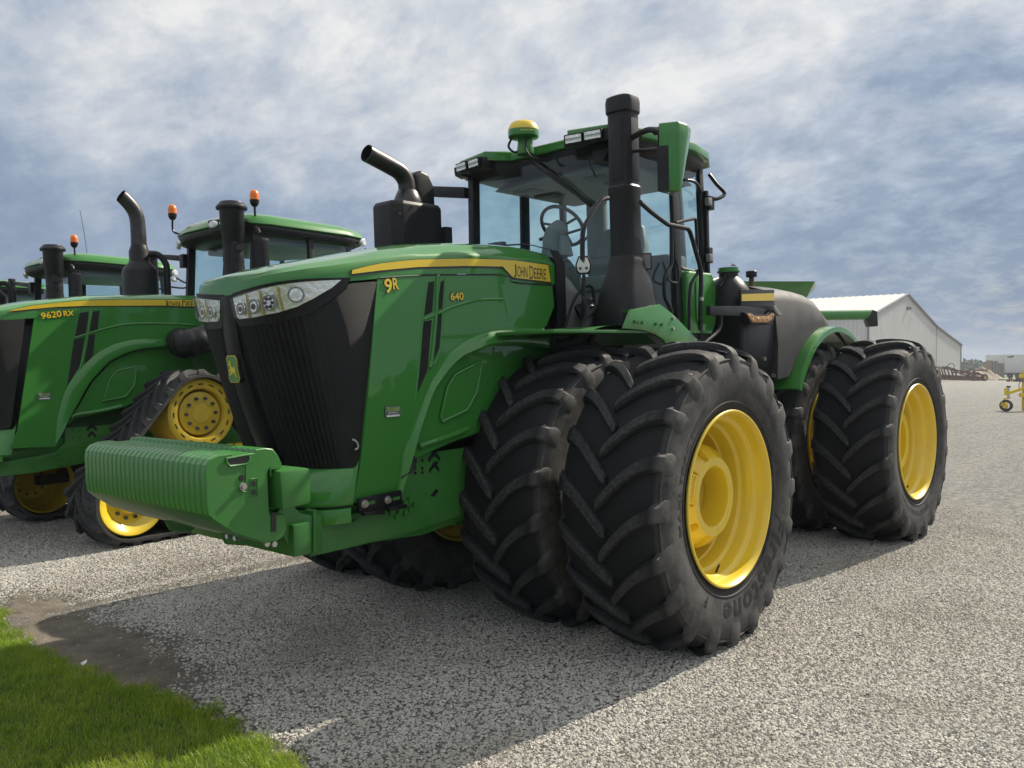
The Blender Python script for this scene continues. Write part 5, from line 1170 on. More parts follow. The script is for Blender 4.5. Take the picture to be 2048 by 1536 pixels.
def track_unit(root,xo,sgn):
    ym=YC+sgn*(YM-YC); M=Matrix.Translation((xo,ym,0))
    if sgn<0: M=M
    t=link('track_belt',BELT,root,M)
    F=Matrix.Rotation(pi,4,'Z') if sgn<0 else Matrix.Identity(4)
    for (m,nm,op),lst in ((DRV,[(dx,dz)]),(IDL,[(c[0],c[1]) for c in CIR[1:]])):
        for x,z in lst:
            Q=Matrix.Translation((xo+x,ym,z))@F; w=link(m.name.split('.')[0],m,t,Q); tag(link('wheel_nuts',nm,w,Q),kind='stuff')
            if op: tag(link('wheel_openings',op,w,Q),kind='stuff')
    for k in (-.27,0,.27): link('roller',ROL,t,Matrix.Translation((xo+dx+k,ym,G0+.075+.165)))
    b=B(); b.xz([(xo+dx-.55,G0+.45),(xo+dx+.55,G0+.45),(xo+dx+.15,dz-.1),(xo+dx-.15,dz-.1)],ym-.12,ym+.12); b.box(xo+ix*0+dx-abs(ix-dx)+.0,xo+dx+abs(ix-dx),ym-.1,ym+.1,G0+.40,G0+.52); b.obj('track_frame',BLKM,t,bevel=.02)
for xo in (0,-4.0):
    for s in (1,-1): track_unit(T2,xo,s)
b=B(); b.cyl((dx,YC-1.3,dz),(dx,YC+1.3,dz),.16,n=20); b.cyl((dx-4,YC-1.3,dz),(dx-4,YC+1.3,dz),.16,n=20); b.box(dx-4.6,dx-.4,YC-.5,YC+.5,.95,1.5); b.obj('axles',GREENM,T2,bevel=.02)
# chassis nose under the bonnet
b=B(); CH=[(2.418,1.038),(2.159,1.009),(1.652,1.055),(1.545,1.149),(1.535,1.374),(1.383,1.426),(0.906,1.492),(0.632,1.372),(0.649,0.978),(1.406,0.907),(1.865,0.867),(2.165,0.87),(2.336,0.955)]; b.xz(CH,YC+.44,YC+.50); b.mirror(YC); b.box(.2,2.2,YC-.45,YC+.45,1.0,1.2); b.obj('side_rail',GREENM,T2,bevel=.01)
b=B()
for x,z in [(1.451,1.272),(1.391,1.267),(1.455,1.193),(1.394,1.188),(1.612,0.999),(1.662,0.968),(1.58,0.927),(1.523,1.005),(1.525,0.952),(1.624,0.937)]: b.cyl((x,YC+.499,z),(x,YC+.512,z),.016,n=8)
b.obj('rail_bolt',GREENM,T2)
b=B()
for poly in ([(1.325,1.283),(1.267,1.321),(1.217,1.274),(1.224,1.242),(1.268,1.284),(1.316,1.25)],[(1.318,1.208),(1.27,1.252),(1.231,1.2),(1.237,1.168),(1.271,1.214),(1.314,1.175)]): b.xz(poly,YC+.50,YC+.504)
b.obj('rail_opening',DBLK,T2)
# bonnet
ox=.18; oz=.05
TOP2=[(x+ox,y) for x,y in TOP]
o=grille(T2,SCREEN,off=(ox,YC,oz+.01)); b=o; ob=b.obj('grille',SCREEN,T2,smooth=50)
Z2B=[(2.54,2.38),(1.82,2.44),(.3,2.53),(-.05,2.54)]; Z2C=[(2.6,2.43),(2.2,2.50),(1.8,2.56),(1.2,2.63),(.4,2.67),(-.05,2.68)]; Z2M=[(2.6,2.44),(2.2,2.56),(1.8,2.64),(1.2,2.72),(.4,2.77),(-.05,2.77)]
bonnet(T2,Z2B,Z2C,Z2M,TOP2,.602,-.02).obj('bonnet',GREEN,T2,Vector((0,YC,0)),smooth=32)
ysf2=lambda x,z: YS
SP2=[(1.809,2.488),(0.903,2.559),(0.089,2.578),(0.105,2.212)]+[(0.304,2.219),(0.77,2.232),(1.005,2.189),(1.215,2.084),(1.42,1.904),(1.557,1.706),(1.648,1.406),(1.689,1.126),(1.914,1.139),(2.095,1.147),(2.02,1.314)]
SP2[2]=(-.02,SP2[2][1]); SP2[3]=(-.02,SP2[3][1])
panel(SP2,ysf2,GREEN,'side_panel',T2,0,.02,mir=YC)
OUT2=[(1.689,1.126),(1.648,1.406),(1.557,1.706),(1.42,1.904),(1.215,2.084),(1.005,2.189),(0.77,2.232),(0.304,2.219),(0.105,2.212)]; MID2=[(1.596,1.289),(1.57,1.334),(1.443,1.549),(1.307,1.773),(1.107,1.98),(0.911,2.073),(0.705,2.12),(0.311,2.138),(0.099,2.141)]
n=24
def arch2(root,OUT,MID,yo,ym,yc):
    def rs_(P,n):
        P=[Vector((x,0,z)) for x,z in P]; L=[0]
        for a,c in zip(P,P[1:]): L.append(L[-1]+(c-a).length)
        return [Vector((float(np.interp(L[-1]*i/n,L,[q.x for q in P])),0,float(np.interp(L[-1]*i/n,L,[q.z for q in P])))) for i in range(n+1)]
    A,C=rs_(OUT,n),rs_(MID,n); b=B(); rg=[]
    for a,c in zip(A,C):
        r=[]
        for t,y in ((0,yo-.03),(0,yo+.004),(.12,yo+.022),(.45,ym-.006),(.8,ym+.004),(.95,ym-.004),(1,ym-.03),(1,ym-.12)):
            q=a.lerp(c,t); r.append((q.x,y,q.z))
        rg.append(r)
    b.loft(rg,False,False); o=b.obj('arch_flare',GREEN,root,smooth=42); mirror_obj(o,yc)
arch2(T2,OUT2,MID2,YS,YS+.035,YC)
AP=[(1.534,1.334),(1.401,1.545),(1.264,1.772),(1.061,1.98),(0.863,2.074),(0.655,2.121),(0.062,2.155),(0.08,1.745),(0.65,1.6),(0.988,1.465),(1.463,1.391)]
panel(AP,lambda x,z:YS-.04,GREEN,'arch_panel',T2,0,.02,mir=YC)
HT2=[(1.011,1.881),(0.792,1.923),(0.829,1.715),(0.927,1.598),(1.168,1.563),(1.09,1.791)]
panel(HT2,lambda x,z:YS-.03,GREEN,'access_hatch',T2,.01,.012,mir=YC)
b=B(); c=HT2+[HT2[0]]; b.tube([(x,YS-.025,z) for x,z in c],.012,8); b.obj('hatch_rim',GREEN,T2)
b=B(); b.tube([(x,YS-.02,z) for x,z in [(1.489,1.404),(1.463,1.434),(1.208,1.458),(0.979,1.498)]],.022,8,3); b.obj('arch_ledge',GREEN,T2)
for v in ([(1.379,2.501),(1.288,2.519),(1.328,2.286),(1.434,2.26)],[(1.446,2.223),(1.34,2.249),(1.403,1.951),(1.536,1.736)],[(1.242,2.52),(1.174,2.532),(1.204,2.318),(1.287,2.302)],[(1.293,2.27),(1.232,2.281),(1.262,2.053),(1.358,1.944)]): panel(v,ysf2,SCREEN,'vent',T2,.004,.006,mir=YC,step=.1)
def strip2(P,r,nm,mat=GREEN):
    b=B(); b.tube([(x,YS,z) for x,z in P],r,8,4); return b.obj(nm,mat,T2)
strip2([(1.256,2.546),(1.274,2.482),(1.308,2.281),(1.365,2.034),(1.4,1.914)],.016,'vent_rib'); strip2([(1.44,2.239),(1.282,2.292),(1.099,2.346),(0.856,2.391),(0.461,2.4),(0.097,2.386)],.012,'side_crease'); strip2([(1.789,2.513),(1.167,2.575),(0.088,2.584)],.004,'panel_gap',DBLK)
y2=lambda x,z: YS+.004
panel([(2.072,2.492),(1.967,2.539),(1.829,2.573),(1.616,2.604),(1.354,2.638),(0.916,2.662),(0.061,2.684),(0.065,2.585),(0.483,2.592),(1.357,2.564),(1.618,2.548),(1.831,2.522)],y2,DBLK,'stripe_outline',T2,.0,.001,mir=YC,lip=False)
panel([(2.059,2.502),(1.968,2.534),(1.83,2.568),(1.617,2.599),(1.355,2.632),(0.917,2.657),(0.062,2.678),(0.066,2.596),(0.484,2.603),(1.358,2.575),(1.618,2.558),(1.831,2.532)],y2,STRIPE,'stripe_decal',T2,.002,.001,mir=YC,lip=False)
(a,c)=[(0.468,2.62),(0.023,2.632)]; brand(a,c,YS+.01,.078,DBLK,T2)
(a,c)=[(1.757,2.463),(1.56,2.492)]; (a2,c2)=[(1.541,2.492),(1.438,2.499)]
for bl,mat,yy,g in ((.07,DBLK,YS+.006,.008),(.02,STRIPE,YS+.009,0)):
    word('model_badge','9620',(a[0]+g,a[1]),(c[0]-g,c[1]),yy,.066+g,mat,T2,bold=bl); word('model_badge','RX',(a2[0]+g,a2[1]),(c2[0]-g,c2[1]),yy,.056+g,mat,T2,bold=bl)
P=[(1.819,1.688),(1.697,1.682),(1.7,1.611),(1.822,1.618)]; dealer(T2,P,YS+.006)
# bumper step
b=B(); b.loft([[(q.x+o_+ox,q.y*(1.0+.05)+YC,z) for q in Bs] for o_,z in ((-.10,1.075),(.05,1.07),(.05,1.02),(-.1,1.015))],False,False); b.obj('front_bumper',GREEN,T2,smooth=30)
b=B(); rg=[]
for t in (0,.5,1):
    rg.append([((B_[i].lerp(Bs[i],t)).x+ox-.05+.012,(B_[i].lerp(Bs[i],t)).y*1.02+YC,(1.28+.10*max(0,(abs(i-n0/2)/(n0/2)-.84)/.16)**2+oz)*(1-t)+1.08*t) for i in range(N_)])
b.loft(rg,False,False); b.obj('nose_apron',GREEN,T2,smooth=50)
b=B(); b.box(.2,1.7,YC-.5,YC+.5,1.3,2.4); b.obj('engine_block',BLK,T2)
# intake stack, muffler
b=B(); X,Y=-.28,-4.45; b.rev([(.175,2.5),(.165,2.75),(.135,2.95),(.118,3.10),(.121,3.12),(.121,3.20),(.118,3.22),(.119,3.36),(.124,3.37),(.124,3.44),(.138,3.46),(.141,3.72),(.144,3.73)],(X,Y,0),(0,0,1),28)
b.rev([(.16,3.725),(.177,3.73),(.180,3.755),(.16,3.785),(.14,3.80),(.133,3.815),(.001,3.82)],(X,Y,0),(0,0,1),28); b.rev([(.10,3.72),(.165,3.73)],(X,Y,0),(0,0,1),28)
b.tube([(X-.06,Y+.08,2.6),(X+.06,Y+.10,2.9),(X+.06,Y+.11,3.28),(X+.02,Y+.11,3.32),(X-.02,Y+.10,3.30)],.022,8,3); b.box(X-.05,X+.05,Y+.09,Y+.135,3.24,3.32); b.obj('intake_stack',BLK,T2,smooth=40)
b=B(); X,Y=.10,-6.05
b.rev([(.215,2.5),(.215,3.12),(.20,3.16),(.13,3.24),(.122,3.26),(.122,3.38),(.10,3.44),(.095,3.46)],(X,Y,0),(0,0,1),32); b.rev([(.112,3.22),(.127,3.225),(.127,3.25)],(X,Y,0),(0,0,1),24); b.tube([(X-.10,Y+.07,3.34),(X-.18,Y+.13,3.34),(X-.25,Y+.17,3.24),(X-.26,Y+.19,3.1),(X-.26,Y+.19,2.5)],.04,10,4); b.obj('muffler',BLK,T2,smooth=40)
b=B(); b.tube([(X,Y,3.44),(X,Y,3.62),(X+.01,Y,3.80),(X+.06,Y,3.92),(X+.16,Y,4.03),(X+.20,Y,4.06)],lambda t:.095-.012*t,18,4,cap=False); b.obj('exhaust_pipe',EXH,T2,smooth=40)
# cab of the older tractors
def cabp(a,c,w,h,mat=BLK): b=B(); b.beam(a,c,w,h,(1,0,0)); return b.obj('pillar',mat,T2,bevel=.01)
for s in (1,-1):
    cabp((-.55,YC+s*.80,2.4),(-.62,YC+s*.78,3.52),.07,.10); cabp((-1.35,YC+s*.85,2.4),(-1.37,YC+s*.83,3.5),.05,.07); cabp((-2.05,YC+s*.80,2.4),(-2.0,YC+s*.78,3.5),.05,.06)
    for x0,x1,n_w in ((-.62,-1.33,'door_glass'),(-1.40,-2.02,'quarter_glass')):
        b=B(); b.add([(x0,YC+s*.81,2.5),(x1,YC+s*.83,2.5),(x1,YC+s*.815,3.5),(x0,YC+s*.80,3.5)],[(0,1,2,3)]); b.obj(n_w,GLASS,T2)
b=B(); b.add([(-.56,YC-.77,2.5),(-.56,YC+.77,2.5),(-.62,YC+.75,3.5),(-.62,YC-.75,3.5)],[(0,1,2,3)]); b.obj('windscreen',GLASS,T2)
b=B(); b.add([(-2.1,YC-.77,2.7),(-2.1,YC+.77,2.7),(-2.05,YC+.75,3.5),(-2.05,YC-.75,3.5)],[(0,1,2,3)]); b.obj('rear_window',GLASS,T2)
b=B(); b.box(-2.1,-.58,YC-.80,YC+.80,1.9,2.55); b.obj('cab_lower',GREENM,T2,bevel=.03)
b=B(); b.box(-1.8,-1.25,YC-.25,YC+.25,2.5,2.7,(.03,.03)); b.box(-1.88,-1.72,YC-.24,YC+.24,2.6,3.2,(.03,.05)); b.obj('driver_seat',CABIN,T2,bevel=.04)
b=B(); b.tube([(-.9,YC,2.5),(-.98,YC,2.9)],.05,10); b.rev([(.19,-.01),(.205,0),(.19,.01)],(-1.0,YC,2.95),(-.5,0,.85),24); b.obj('steering_wheel',CABIND,T2)
b=B(); b.box(-1.95,-.80,YC-.7,YC+.7,3.38,3.46); b.obj('headliner',CABIN,T2,bevel=.03)
RO=[(-.30,.30),(-.36,.62),(-.48,.84),(-.75,.90),(-1.9,.90),(-2.2,.84),(-2.28,.60)]; RO=RO+[(x,-y) for x,y in reversed(RO)]
def rr2(s,z,dx_=0,P=RO): return [((x+1.25)*s-1.25+dx_,YC+y*s,z-.05*max(0,(-x-1.3))) for x,y in P]
b=B(); b.loft([rr2(.90,3.46),rr2(.985,3.50),rr2(1.0,3.56),rr2(.99,3.585)],True,True); b.obj('roof_fascia',BLK,T2,bevel=.02)
b=B(); b.loft([rr2(.995,3.585),rr2(1.012,3.60),rr2(1.0,3.635),rr2(.96,3.685),rr2(.86,3.735),rr2(.6,3.77),rr2(.25,3.785)],True,True); b.obj('roof',GREEN,T2,smooth=60)
b=B(); b.loft([[(-.42,YC+s*.92,3.60),(-.42,YC+s*.3,3.70),(-.28,YC+s*.28,3.68),(-.29,YC+s*.60,3.66),(-.35,YC+s*.80,3.60)] for s in (1,)]+[[(-.60,YC+.92,3.56),(-.6,YC+.3,3.6),(-.28,YC+.28,3.52),(-.29,YC+.6,3.52),(-.35,YC+.80,3.52)]],True,True); b.obj('roof_visor',BLK,T2,bevel=.02)
def oval(nm,c,ax,w,h):
    c=Vector(c); ax=Vector(ax).normalized(); s_=ax.cross(Vector((0,0,1))).normalized(); u=s_.cross(ax)
    o=B().loft([[c+(s_*math.cos(a)*w+u*math.sin(a)*h)*k+ax*d for a in np.linspace(0,2*pi,20,endpoint=False)] for k,d in ((1.1,-.03),(1.1,.0),(1,.008),(.9,.012))],True,True).obj(nm,CHROME,T2,smooth=30)
    B().loft([[c+(s_*math.cos(a)*w+u*math.sin(a)*h)*k+ax*d for a in np.linspace(0,2*pi,20,endpoint=False)] for k,d in ((.85,.012),(.7,.02))],True,True).obj('lens',LENSW,o)
oval('roof_lamp',(-.275,YC+.42,3.61),(1,.1,0),.085,.042); oval('roof_lamp',(-.30,YC+.66,3.605),(1,.35,0),.085,.042); oval('roof_lamp',(-.36,YC-.62,3.51),(1,-.2,0),.04,.045); oval('roof_lamp',(-.44,YC-.80,3.50),(1,-.3,0),.04,.045)
oval('roof_lamp',(-2.2,YC+.86,3.50),(-.3,1,0),.06,.05); oval('roof_lamp',(-2.2,YC+.86,3.38),(-.3,1,0),.06,.03)
def beacon(c,foot):
    c=Vector(c); b=B(); b.tube([Vector(foot),Vector(foot)+Vector((.02,0,.02)),Vector((c.x,c.y,foot[2]+.06)),c-Vector((0,0,.02))],.014,8,3); b.rev([(.03,-.03),(.05,0),(.056,.03),(.056,.05)],c,(0,0,1),20); o=b.obj('beacon_stalk',BLKM,T2,smooth=40)
    b=B(); b.rev([(.053,.05),(.054,.11),(.048,.145),(.028,.165),(.001,.172)],c,(0,0,1),24); b.obj('beacon',ORANGE,T2,smooth=40)
(X,Z),=[(-0.615,3.841)]; beacon((X,-4.50,Z),(X-.0,-4.50,Z-.28))
(X,Z),=[(-0.409,3.875)]; beacon((X,-6.15,Z),(X-.1,-6.10,Z-.24))
b=B(); b.tube([(-1.0,YC+.3,3.74),(-1.0,YC+.3,3.80)],.02,8); b.tube([(-1.0,YC+.3,3.8),(-.98,YC+.28,4.1),(-.94,YC+.25,4.5)],.004,5,3); b.obj('antenna',BLKM,T2)
b=B(); b.tube([(-.58,-4.50,3.36),(-.50,-4.40,3.44),(-.45,-4.22,3.50),(-.46,-4.18,3.44)],.024,8,3); b.tube([(-.58,-4.5,2.95),(-.5,-4.4,2.9),(-.48,-4.3,2.6)],.014,8,3); b.obj('mirror_arm',BLKM,T2)
b=B(); b.loft([[(-.40,-4.26,z),(-.46,-4.12,z),(-.56,-4.12,z),(-.52,-4.28,z)] for z in (2.84,2.88,3.34,3.38)],True,True); b.obj('mirror',BLK,T2,bevel=.02)
b=B(); b.prism([(-.52,-6.12,3.30),(-.52,-6.12,3.38),(-.44,-6.9,3.48),(-.44,-6.9,3.42)],(-.05,0,0)); b.box(-.6,-.5,-6.2,-6.1,3.22,3.40); b.obj('mirror_arm',BLKM,T2,bevel=.01)
b=B(); b.loft([[(-.40,-6.84,z),(-.46,-7.02,z),(-.56,-7.02,z),(-.52,-6.84,z)] for z in (3.05,3.52)],True,True); b.obj('mirror',BLK,T2,bevel=.02)
b=B(); b.tube([(-2.22,YC+.86,3.42),(-2.3,YC+.95,3.34),(-2.42,YC+1.0,3.30),(-2.30,YC+.94,3.24),(-2.1,YC+.86,3.26)],.014,8,3); b.tube([(-1.5,YC+.86,3.26),(-1.48,YC+.87,3.22),(-2.05,YC+.86,3.22)],.012,6,3); b.obj('cab_rail',BLKM,T2)
# ribbed intake hose behind the bonnet
b=B(); P=[(.33,-4.62,2.20),(.42,-4.40,2.16),(.40,-4.28,2.16),(.20,-4.25,2.22),(-.05,-4.3,2.34),(-.2,-4.4,2.5)]
b.tube(P,lambda t:.148+.010*abs(math.sin(t*34)),20,18); b.obj('intake_hose',BLK,T2,smooth=25)
b=B(); b.box(-.9,.1,YC+.6,YC+1.15,1.95,2.1); b.box(-.5,.15,YC-.6,YC+.6,1.6,2.4); b.obj('platform',GREENM,T2,bevel=.02)
b=B(); b.box(-4.5,-2.3,YC-.6,YC+.6,1.4,2.4,(.1,.1)); b.obj('rear_body',GREEN,T2,bevel=.04)
T3=copy_tree(T2,Matrix.Translation((.26,-4.75,0))); T3.name='tracked_tractor'; T3['label']='tracked tractor whose cab and beacons show above the bonnet of the nearest tracked one'
T4=copy_tree(T2,Matrix.Translation((.45,-9.5,0))); T4['label']='farthest tracked tractor, showing only a sliver of green cab roof'

def drop(root,base,keep):
    L=sorted([o for o in root.children if o.name.split('.')[0]==base],key=lambda o:o.name)
    for o in L[keep:]: bpy.data.objects.remove(o)
drop(T2,'antenna',0)
for q in (T3,T4): drop(q,'beacon',1); drop(q,'beacon_stalk',1)
# ------------------------------------------------------------ things beyond the tractors
def upbasis(): return Matrix((rt,UP.cross(rt).normalized() if False else UP.cross(rt),UP)).transposed()
def camframe():
    z=UP; x=(rt-UP*rt.dot(UP)).normalized(); y=z.cross(x); return x,y,z
EX,EY,EZ=camframe()      # EX to the right of the view, EY away from the camera, EZ up
def W(X,D,H,o=None):     # metres right, away, above the camera's eye level
    return CP+EX*X+EY*D+EZ*H
GH=-(CP.z-.22)*1.0       # the far yard below eye level
GH=(ANCH-CP).dot(UP)
class FB(B):
    def done(s,name,mat,parent=None,**kw):
        s.v=[tuple(W(*q)) for q in s.v]; return s.obj(name,mat,parent,**kw)
# --- white machine shed
c1=Vector((42.4,100)); d1=Vector((20.7,25)).normalized(); WL=Vector((20.7,25)).length; d2=Vector((-d1.y,d1.x))
he,hr=6.32,10.05; hb=GH
SH=thing('machine_shed',W(c1.x,c1.y,GH),'long white ribbed metal shed with gable end and lean-to on the right','shed')
def sp_(t,s,h): q=c1+d1*t+d2*s; return (q.x,q.y,h)
def top_at(t):
    if t<=WL/2: return he+(hr-he)*t/(WL/2)
    if t<=WL: return hr-(hr-he)*(t-WL/2)/(WL/2)
    return he-(t-WL)*.145
WE=WL*1.497
def ribwall(name,parent,f,L,tp,pitch=.5,hb_=None):
    b=FB(); t=0; rg=[]
    while t<L-.01:
        for o,dt in ((0,0),(0,pitch*.50),(-.13,pitch*.60),(-.13,pitch*.90)):
            if t+dt<=L: rg.append((t+dt,o))
        t+=pitch
    b.loft([[f(t,o,hb),f(t,o,tp(t))] for t,o in rg],False,False); return b.done(name,WHITEM,parent,smooth=0)
ribwall('gable_wall',SH,lambda t,o,h: sp_(t,o,h),WE,top_at); ribwall('side_wall',SH,lambda t,o,h: sp_(o,t,h),45,lambda t:he)
ribwall('rear_side_wall',SH,lambda t,o,h: sp_(WE-o,t,h),45,lambda t:top_at(WE))
def roofp(name,t0,t1,h0,h1,pitch=.92):
    b=FB(); rg=[]; s=-.45
    while s<45:
        for o,ds in ((0,0),(0,pitch*.78),(.09,pitch*.83),(.09,pitch*.95)): rg.append((s+ds,o))
        s+=pitch
    b.loft([[sp_(t0,s,h0+o),sp_(t1,s,h1+o)] for s,o in rg],False,False); return b.done(name,WHITEM,SH,smooth=0)
roofp('roof',-.5,WL/2,he-.11,hr+.02); roofp('roof',WL/2,WL+.02,hr+.02,he); roofp('lean_to_roof',WL,WE+.3,he,top_at(WE)-.04)
def trim(P,w=.22,nm='trim',mat=GREYM):
    b=FB(); P=[Vector(q) for q in P]
    for a,c in zip(P,P[1:]): b.beam(a,c,w,w)
    return b.done(nm,mat,SH)
trim([sp_(-.5,-.30,he-.16),sp_(WL/2,-.30,hr-.04),sp_(WL,-.30,he-.06),sp_(WE+.2,-.3,top_at(WE)-.08)]); trim([sp_(WE+.05,-.1,hb),sp_(WE+.05,-.1,top_at(WE))],.25); trim([sp_(-.05,-.1,hb),sp_(-.05,-.1,he)],.2); trim([sp_(WL,-.1,hb),sp_(WL,-.1,he)],.12,'seam')
b=FB(); q=sp_(WL/2+.3,-.25,hr-1.9); b.box(q[0]-.2,q[0]+.25,q[1]-.45,q[1],q[2]-.25,q[2]+.15); b.done('wall_lamp',GREYM,SH)
# --- green combine behind the big tractor: grain tank flare and folded unloading auger show
def dpx(px,D): return (px-1024)/1675.88*D
CD=27.
CO=thing('combine_harvester',W(dpx(1560,CD),CD,GH),'green combine harvester hidden behind the tractor, its auger tube sticking out right','combine')
def hp(py,D,px=1600): return (738-py)/1675.88*D
b=FB(); xl,xr_=dpx(1470,CD),dpx(1600,CD); b.box(xl,xr_-.1,CD,CD+3.0,GH+1.2,hp(640,CD)); b.done('body',GREEN,CO,bevel=.1)
b=FB(); z0,z1=hp(596,CD),hp(570,CD); b.loft([[(xl,CD,z0-.2),(dpx(1612,CD),CD,z0),(dpx(1600,CD),CD+2,z0),(xl,CD+2,z0)],[(xl-.6,CD-.6,z1+.05),(dpx(1612,CD),CD-.75,hp(568,CD)),(dpx(1643,CD),CD+.6,hp(573,CD)),(dpx(1643,CD),CD+2.6,z1),(xl-.6,CD+2.6,z1)][:4]],True,False); b.done('grain_tank_flare',GREEN,CO,smooth=0)
b=FB(); za=hp(631,CD); b.cyl((dpx(1590,CD),CD-.3,hp(633,CD)),(dpx(1738,CD),CD-.3,hp(631,CD)),.155,n=24); b.done('unloading_auger',GREEN,CO,smooth=40)
b=FB(); b.prism([(dpx(1733,CD),CD-.47,hp(622,CD)),(dpx(1741,CD),CD-.47,hp(625,CD)),(dpx(1743,CD),CD-.47,hp(654,CD)),(dpx(1727,CD),CD-.47,hp(655,CD)),(dpx(1722,CD),CD-.47,hp(642,CD))],(0,.34,0)); b.done('auger_spout',BLK,CO,bevel=.02)
for x in (xl+.4,xr_-.6):
    b=FB(); b.rev([(.35,-.3),(.8,-.3),(.9,-.2),(.9,.2),(.8,.3),(.35,.3)],(x,CD-.1,GH+.9),(0,1,0),32); w_=b.done('wheel',RUB,CO,smooth=40)
    b=FB(); b.rev([(.35,-.25),(.30,-.1),(.01,-.05)],(x,CD-.1,GH+.9),(0,1,0),24); b.done('rim',YEL,w_,smooth=40)
# --- rusty harrow in front of the shed
HD=(1676*1.69)/24
HR=thing('harrow',W(dpx(1925,HD),HD,GH),'long rusty brown harrow frame on small yellow wheels beside the shed','harrow')
m_=HD/1675.88
def fb(P,w,nm,mat=RUST):
    b=FB()
    for (x0,y0,e0),(x1,y1,e1) in P: b.beam((dpx(x0,HD),HD+e0,hp(y0,HD)),(dpx(x1,HD),HD+e1,hp(y1,HD)),w,w)
    return b.done(nm,mat,HR)
fb([((1850,757,0),(1948,759,-2)),((1850,749,1),(1946,756,-2)),((1850,753,3),(1940,756,3))],.32,'main_beam')
fb([((1872,744,0),(1886,733,1)),((1884,733,0),(1928,752,-1)),((1898,733,1),(1938,750,-1)),((1884,734,2),(1950,744,2)),((1900,737,2),(1960,748,0)),((1905,745,0),(1958,746,0))],.16,'strut')
fb([((x,735,1),(x,758,0)) for x in (1884,1889,1894,1901,1908,1915)],.14,'tine_post')
b=FB(); b.tube([(dpx(1902+7*math.cos(a),HD),HD,hp(733+(-6)*math.sin(a),HD)) for a in np.linspace(0,pi,10)],.05,6); b.done('hose_hoop',BLK,HR)
fb([((1948,742,0),(1948,760,0)),((1944,742,1),(1944,760,1))],.3,'end_post'); fb([((1938,740,0),(1975,741,0)),((1945,746,0),(1963,750,-.4))],.2,'drawbar')
for px,r in ((1965,.50),(1943,.42)):
    b=FB(); c=(dpx(px,HD),HD-.5,GH+r); b.rev([(r*.55,-.18),(r*.95,-.18),(r,-.1),(r,.1),(r*.95,.18),(r*.55,.18)],c,(-.35,1,0),24); w_=b.done('wheel',RUB,HR,smooth=40); b=FB(); b.rev([(r*.56,-.14),(r*.3,-.05),(.01,-.1)],c,(-.35,1,0),20); b.done('rim',YELD if px==1965 else RUST,w_,smooth=40)
# --- gravel pile, timber frames, trailer
PD=118.
b=B(); n=46; cx_,rx,ry,hh=dpx(2007,PD),3.9,3.0,2.0; Vv=[]
for i in range(n):
    for j in range(n):
        u,v=-1.2+2.4*i/(n-1),-1.2+2.4*j/(n-1); r=math.hypot(u,v); h=hh*max(0,1-r)**.9*(1+.12*math.sin(u*9+v*5)+.08*math.sin(u*17-v*13)); b.v.append(tuple(W(cx_+u*rx,PD+6+v*ry,GH-.05+h)))
for i in range(n-1):
    for j in range(n-1): k=i*n+j; b.f.append((k,k+n,k+n+1,k+1))
PILE=pmat('pile_gravel',(.30,.25,.20),.9,var=.25,vscale=3,bump=.8,bscale=9)
tag(b.obj('gravel_pile',PILE),'low heap of pale brown gravel in front of the white trailer','pile')
b=FB(); 
for k,px in enumerate((1907,1921,1926,1944)): 
    if px<1924: continue
    b.box(dpx(px+55,PD),dpx(px+75,PD),PD-2,PD-1.9,GH+.1,GH+.25)
for k in range(9): b.box(dpx(1980+4.4*k,112),dpx(1983+4.4*k,112),108+.3*math.sin(k),108.3,GH+.05,GH+.35+.2*abs(math.sin(k*2.1)))
tag(b.done('scrap_bars',RUST),'low pile of scrap bars lying before the gravel heap','scrap')
TD=150.
for k,(p0,p1,py) in enumerate(((1977,1984,724),(1985,1990,725),(1991,1996,725),(1997,2001,729),(2002,2005,729),(2006,2009,730))):
    x0,x1=dpx(p0,TD),dpx(p1,TD); b=FB(); b.box(x0,x1,TD,TD+1,GH,hp(py-3,TD)); o=b.done('timber_panel',WOOD if k%2==0 else GREYM)
    if k: b=FB()
    tag(o,('brown upright timber panel nearest the harrow wheel','pale upright panel beside the brown timber panel','third upright panel in the stack left of the trailer','fourth upright panel, shorter than those left of it','fifth upright panel in the stack by the trailer','last upright panel against the white trailer')[k],'panel','upright panels stacked left of the trailer')
TR=thing('box_trailer',W(dpx(2040,TD),TD+3,GH),'white box trailer parked at the right edge behind the gravel heap','trailer')
b=FB(); b.box(dpx(2009,TD),dpx(2027,TD)-.05,TD+3,TD+6,hp(746,TD),hp(709,TD)); b.done('front_section',WHITEM,TR,bevel=.05)
b=FB(); b.box(dpx(2027,TD),dpx(2120,TD),TD+3,TD+6,hp(746,TD),hp(708,TD)); b.done('body',WHITEM,TR,bevel=.05)
b=FB(); b.prism([(dpx(x,TD),TD+2.98,hp(y,TD)) for x,y in ((2033,713),(2040,712),(2046,710),(2048,713),(2043,715),(2034,715))],(0,.02,0)); b.done('logo',DGREY,TR)
b=FB(); b.box(dpx(2030,TD),dpx(2110,TD),TD+3.2,TD+5.8,hp(750,TD),hp(746,TD)); b.done('chassis',GREYM,TR)
for px in (2042,2058,2100):
    b=FB(); b.rev([(.1,-.15),(.5,-.15),(.5,.15),(.1,.15)],(dpx(px,TD),TD+3.3,GH+.5),(0,1,0),20,cap=True); b.done('wheel',RUB,TR)
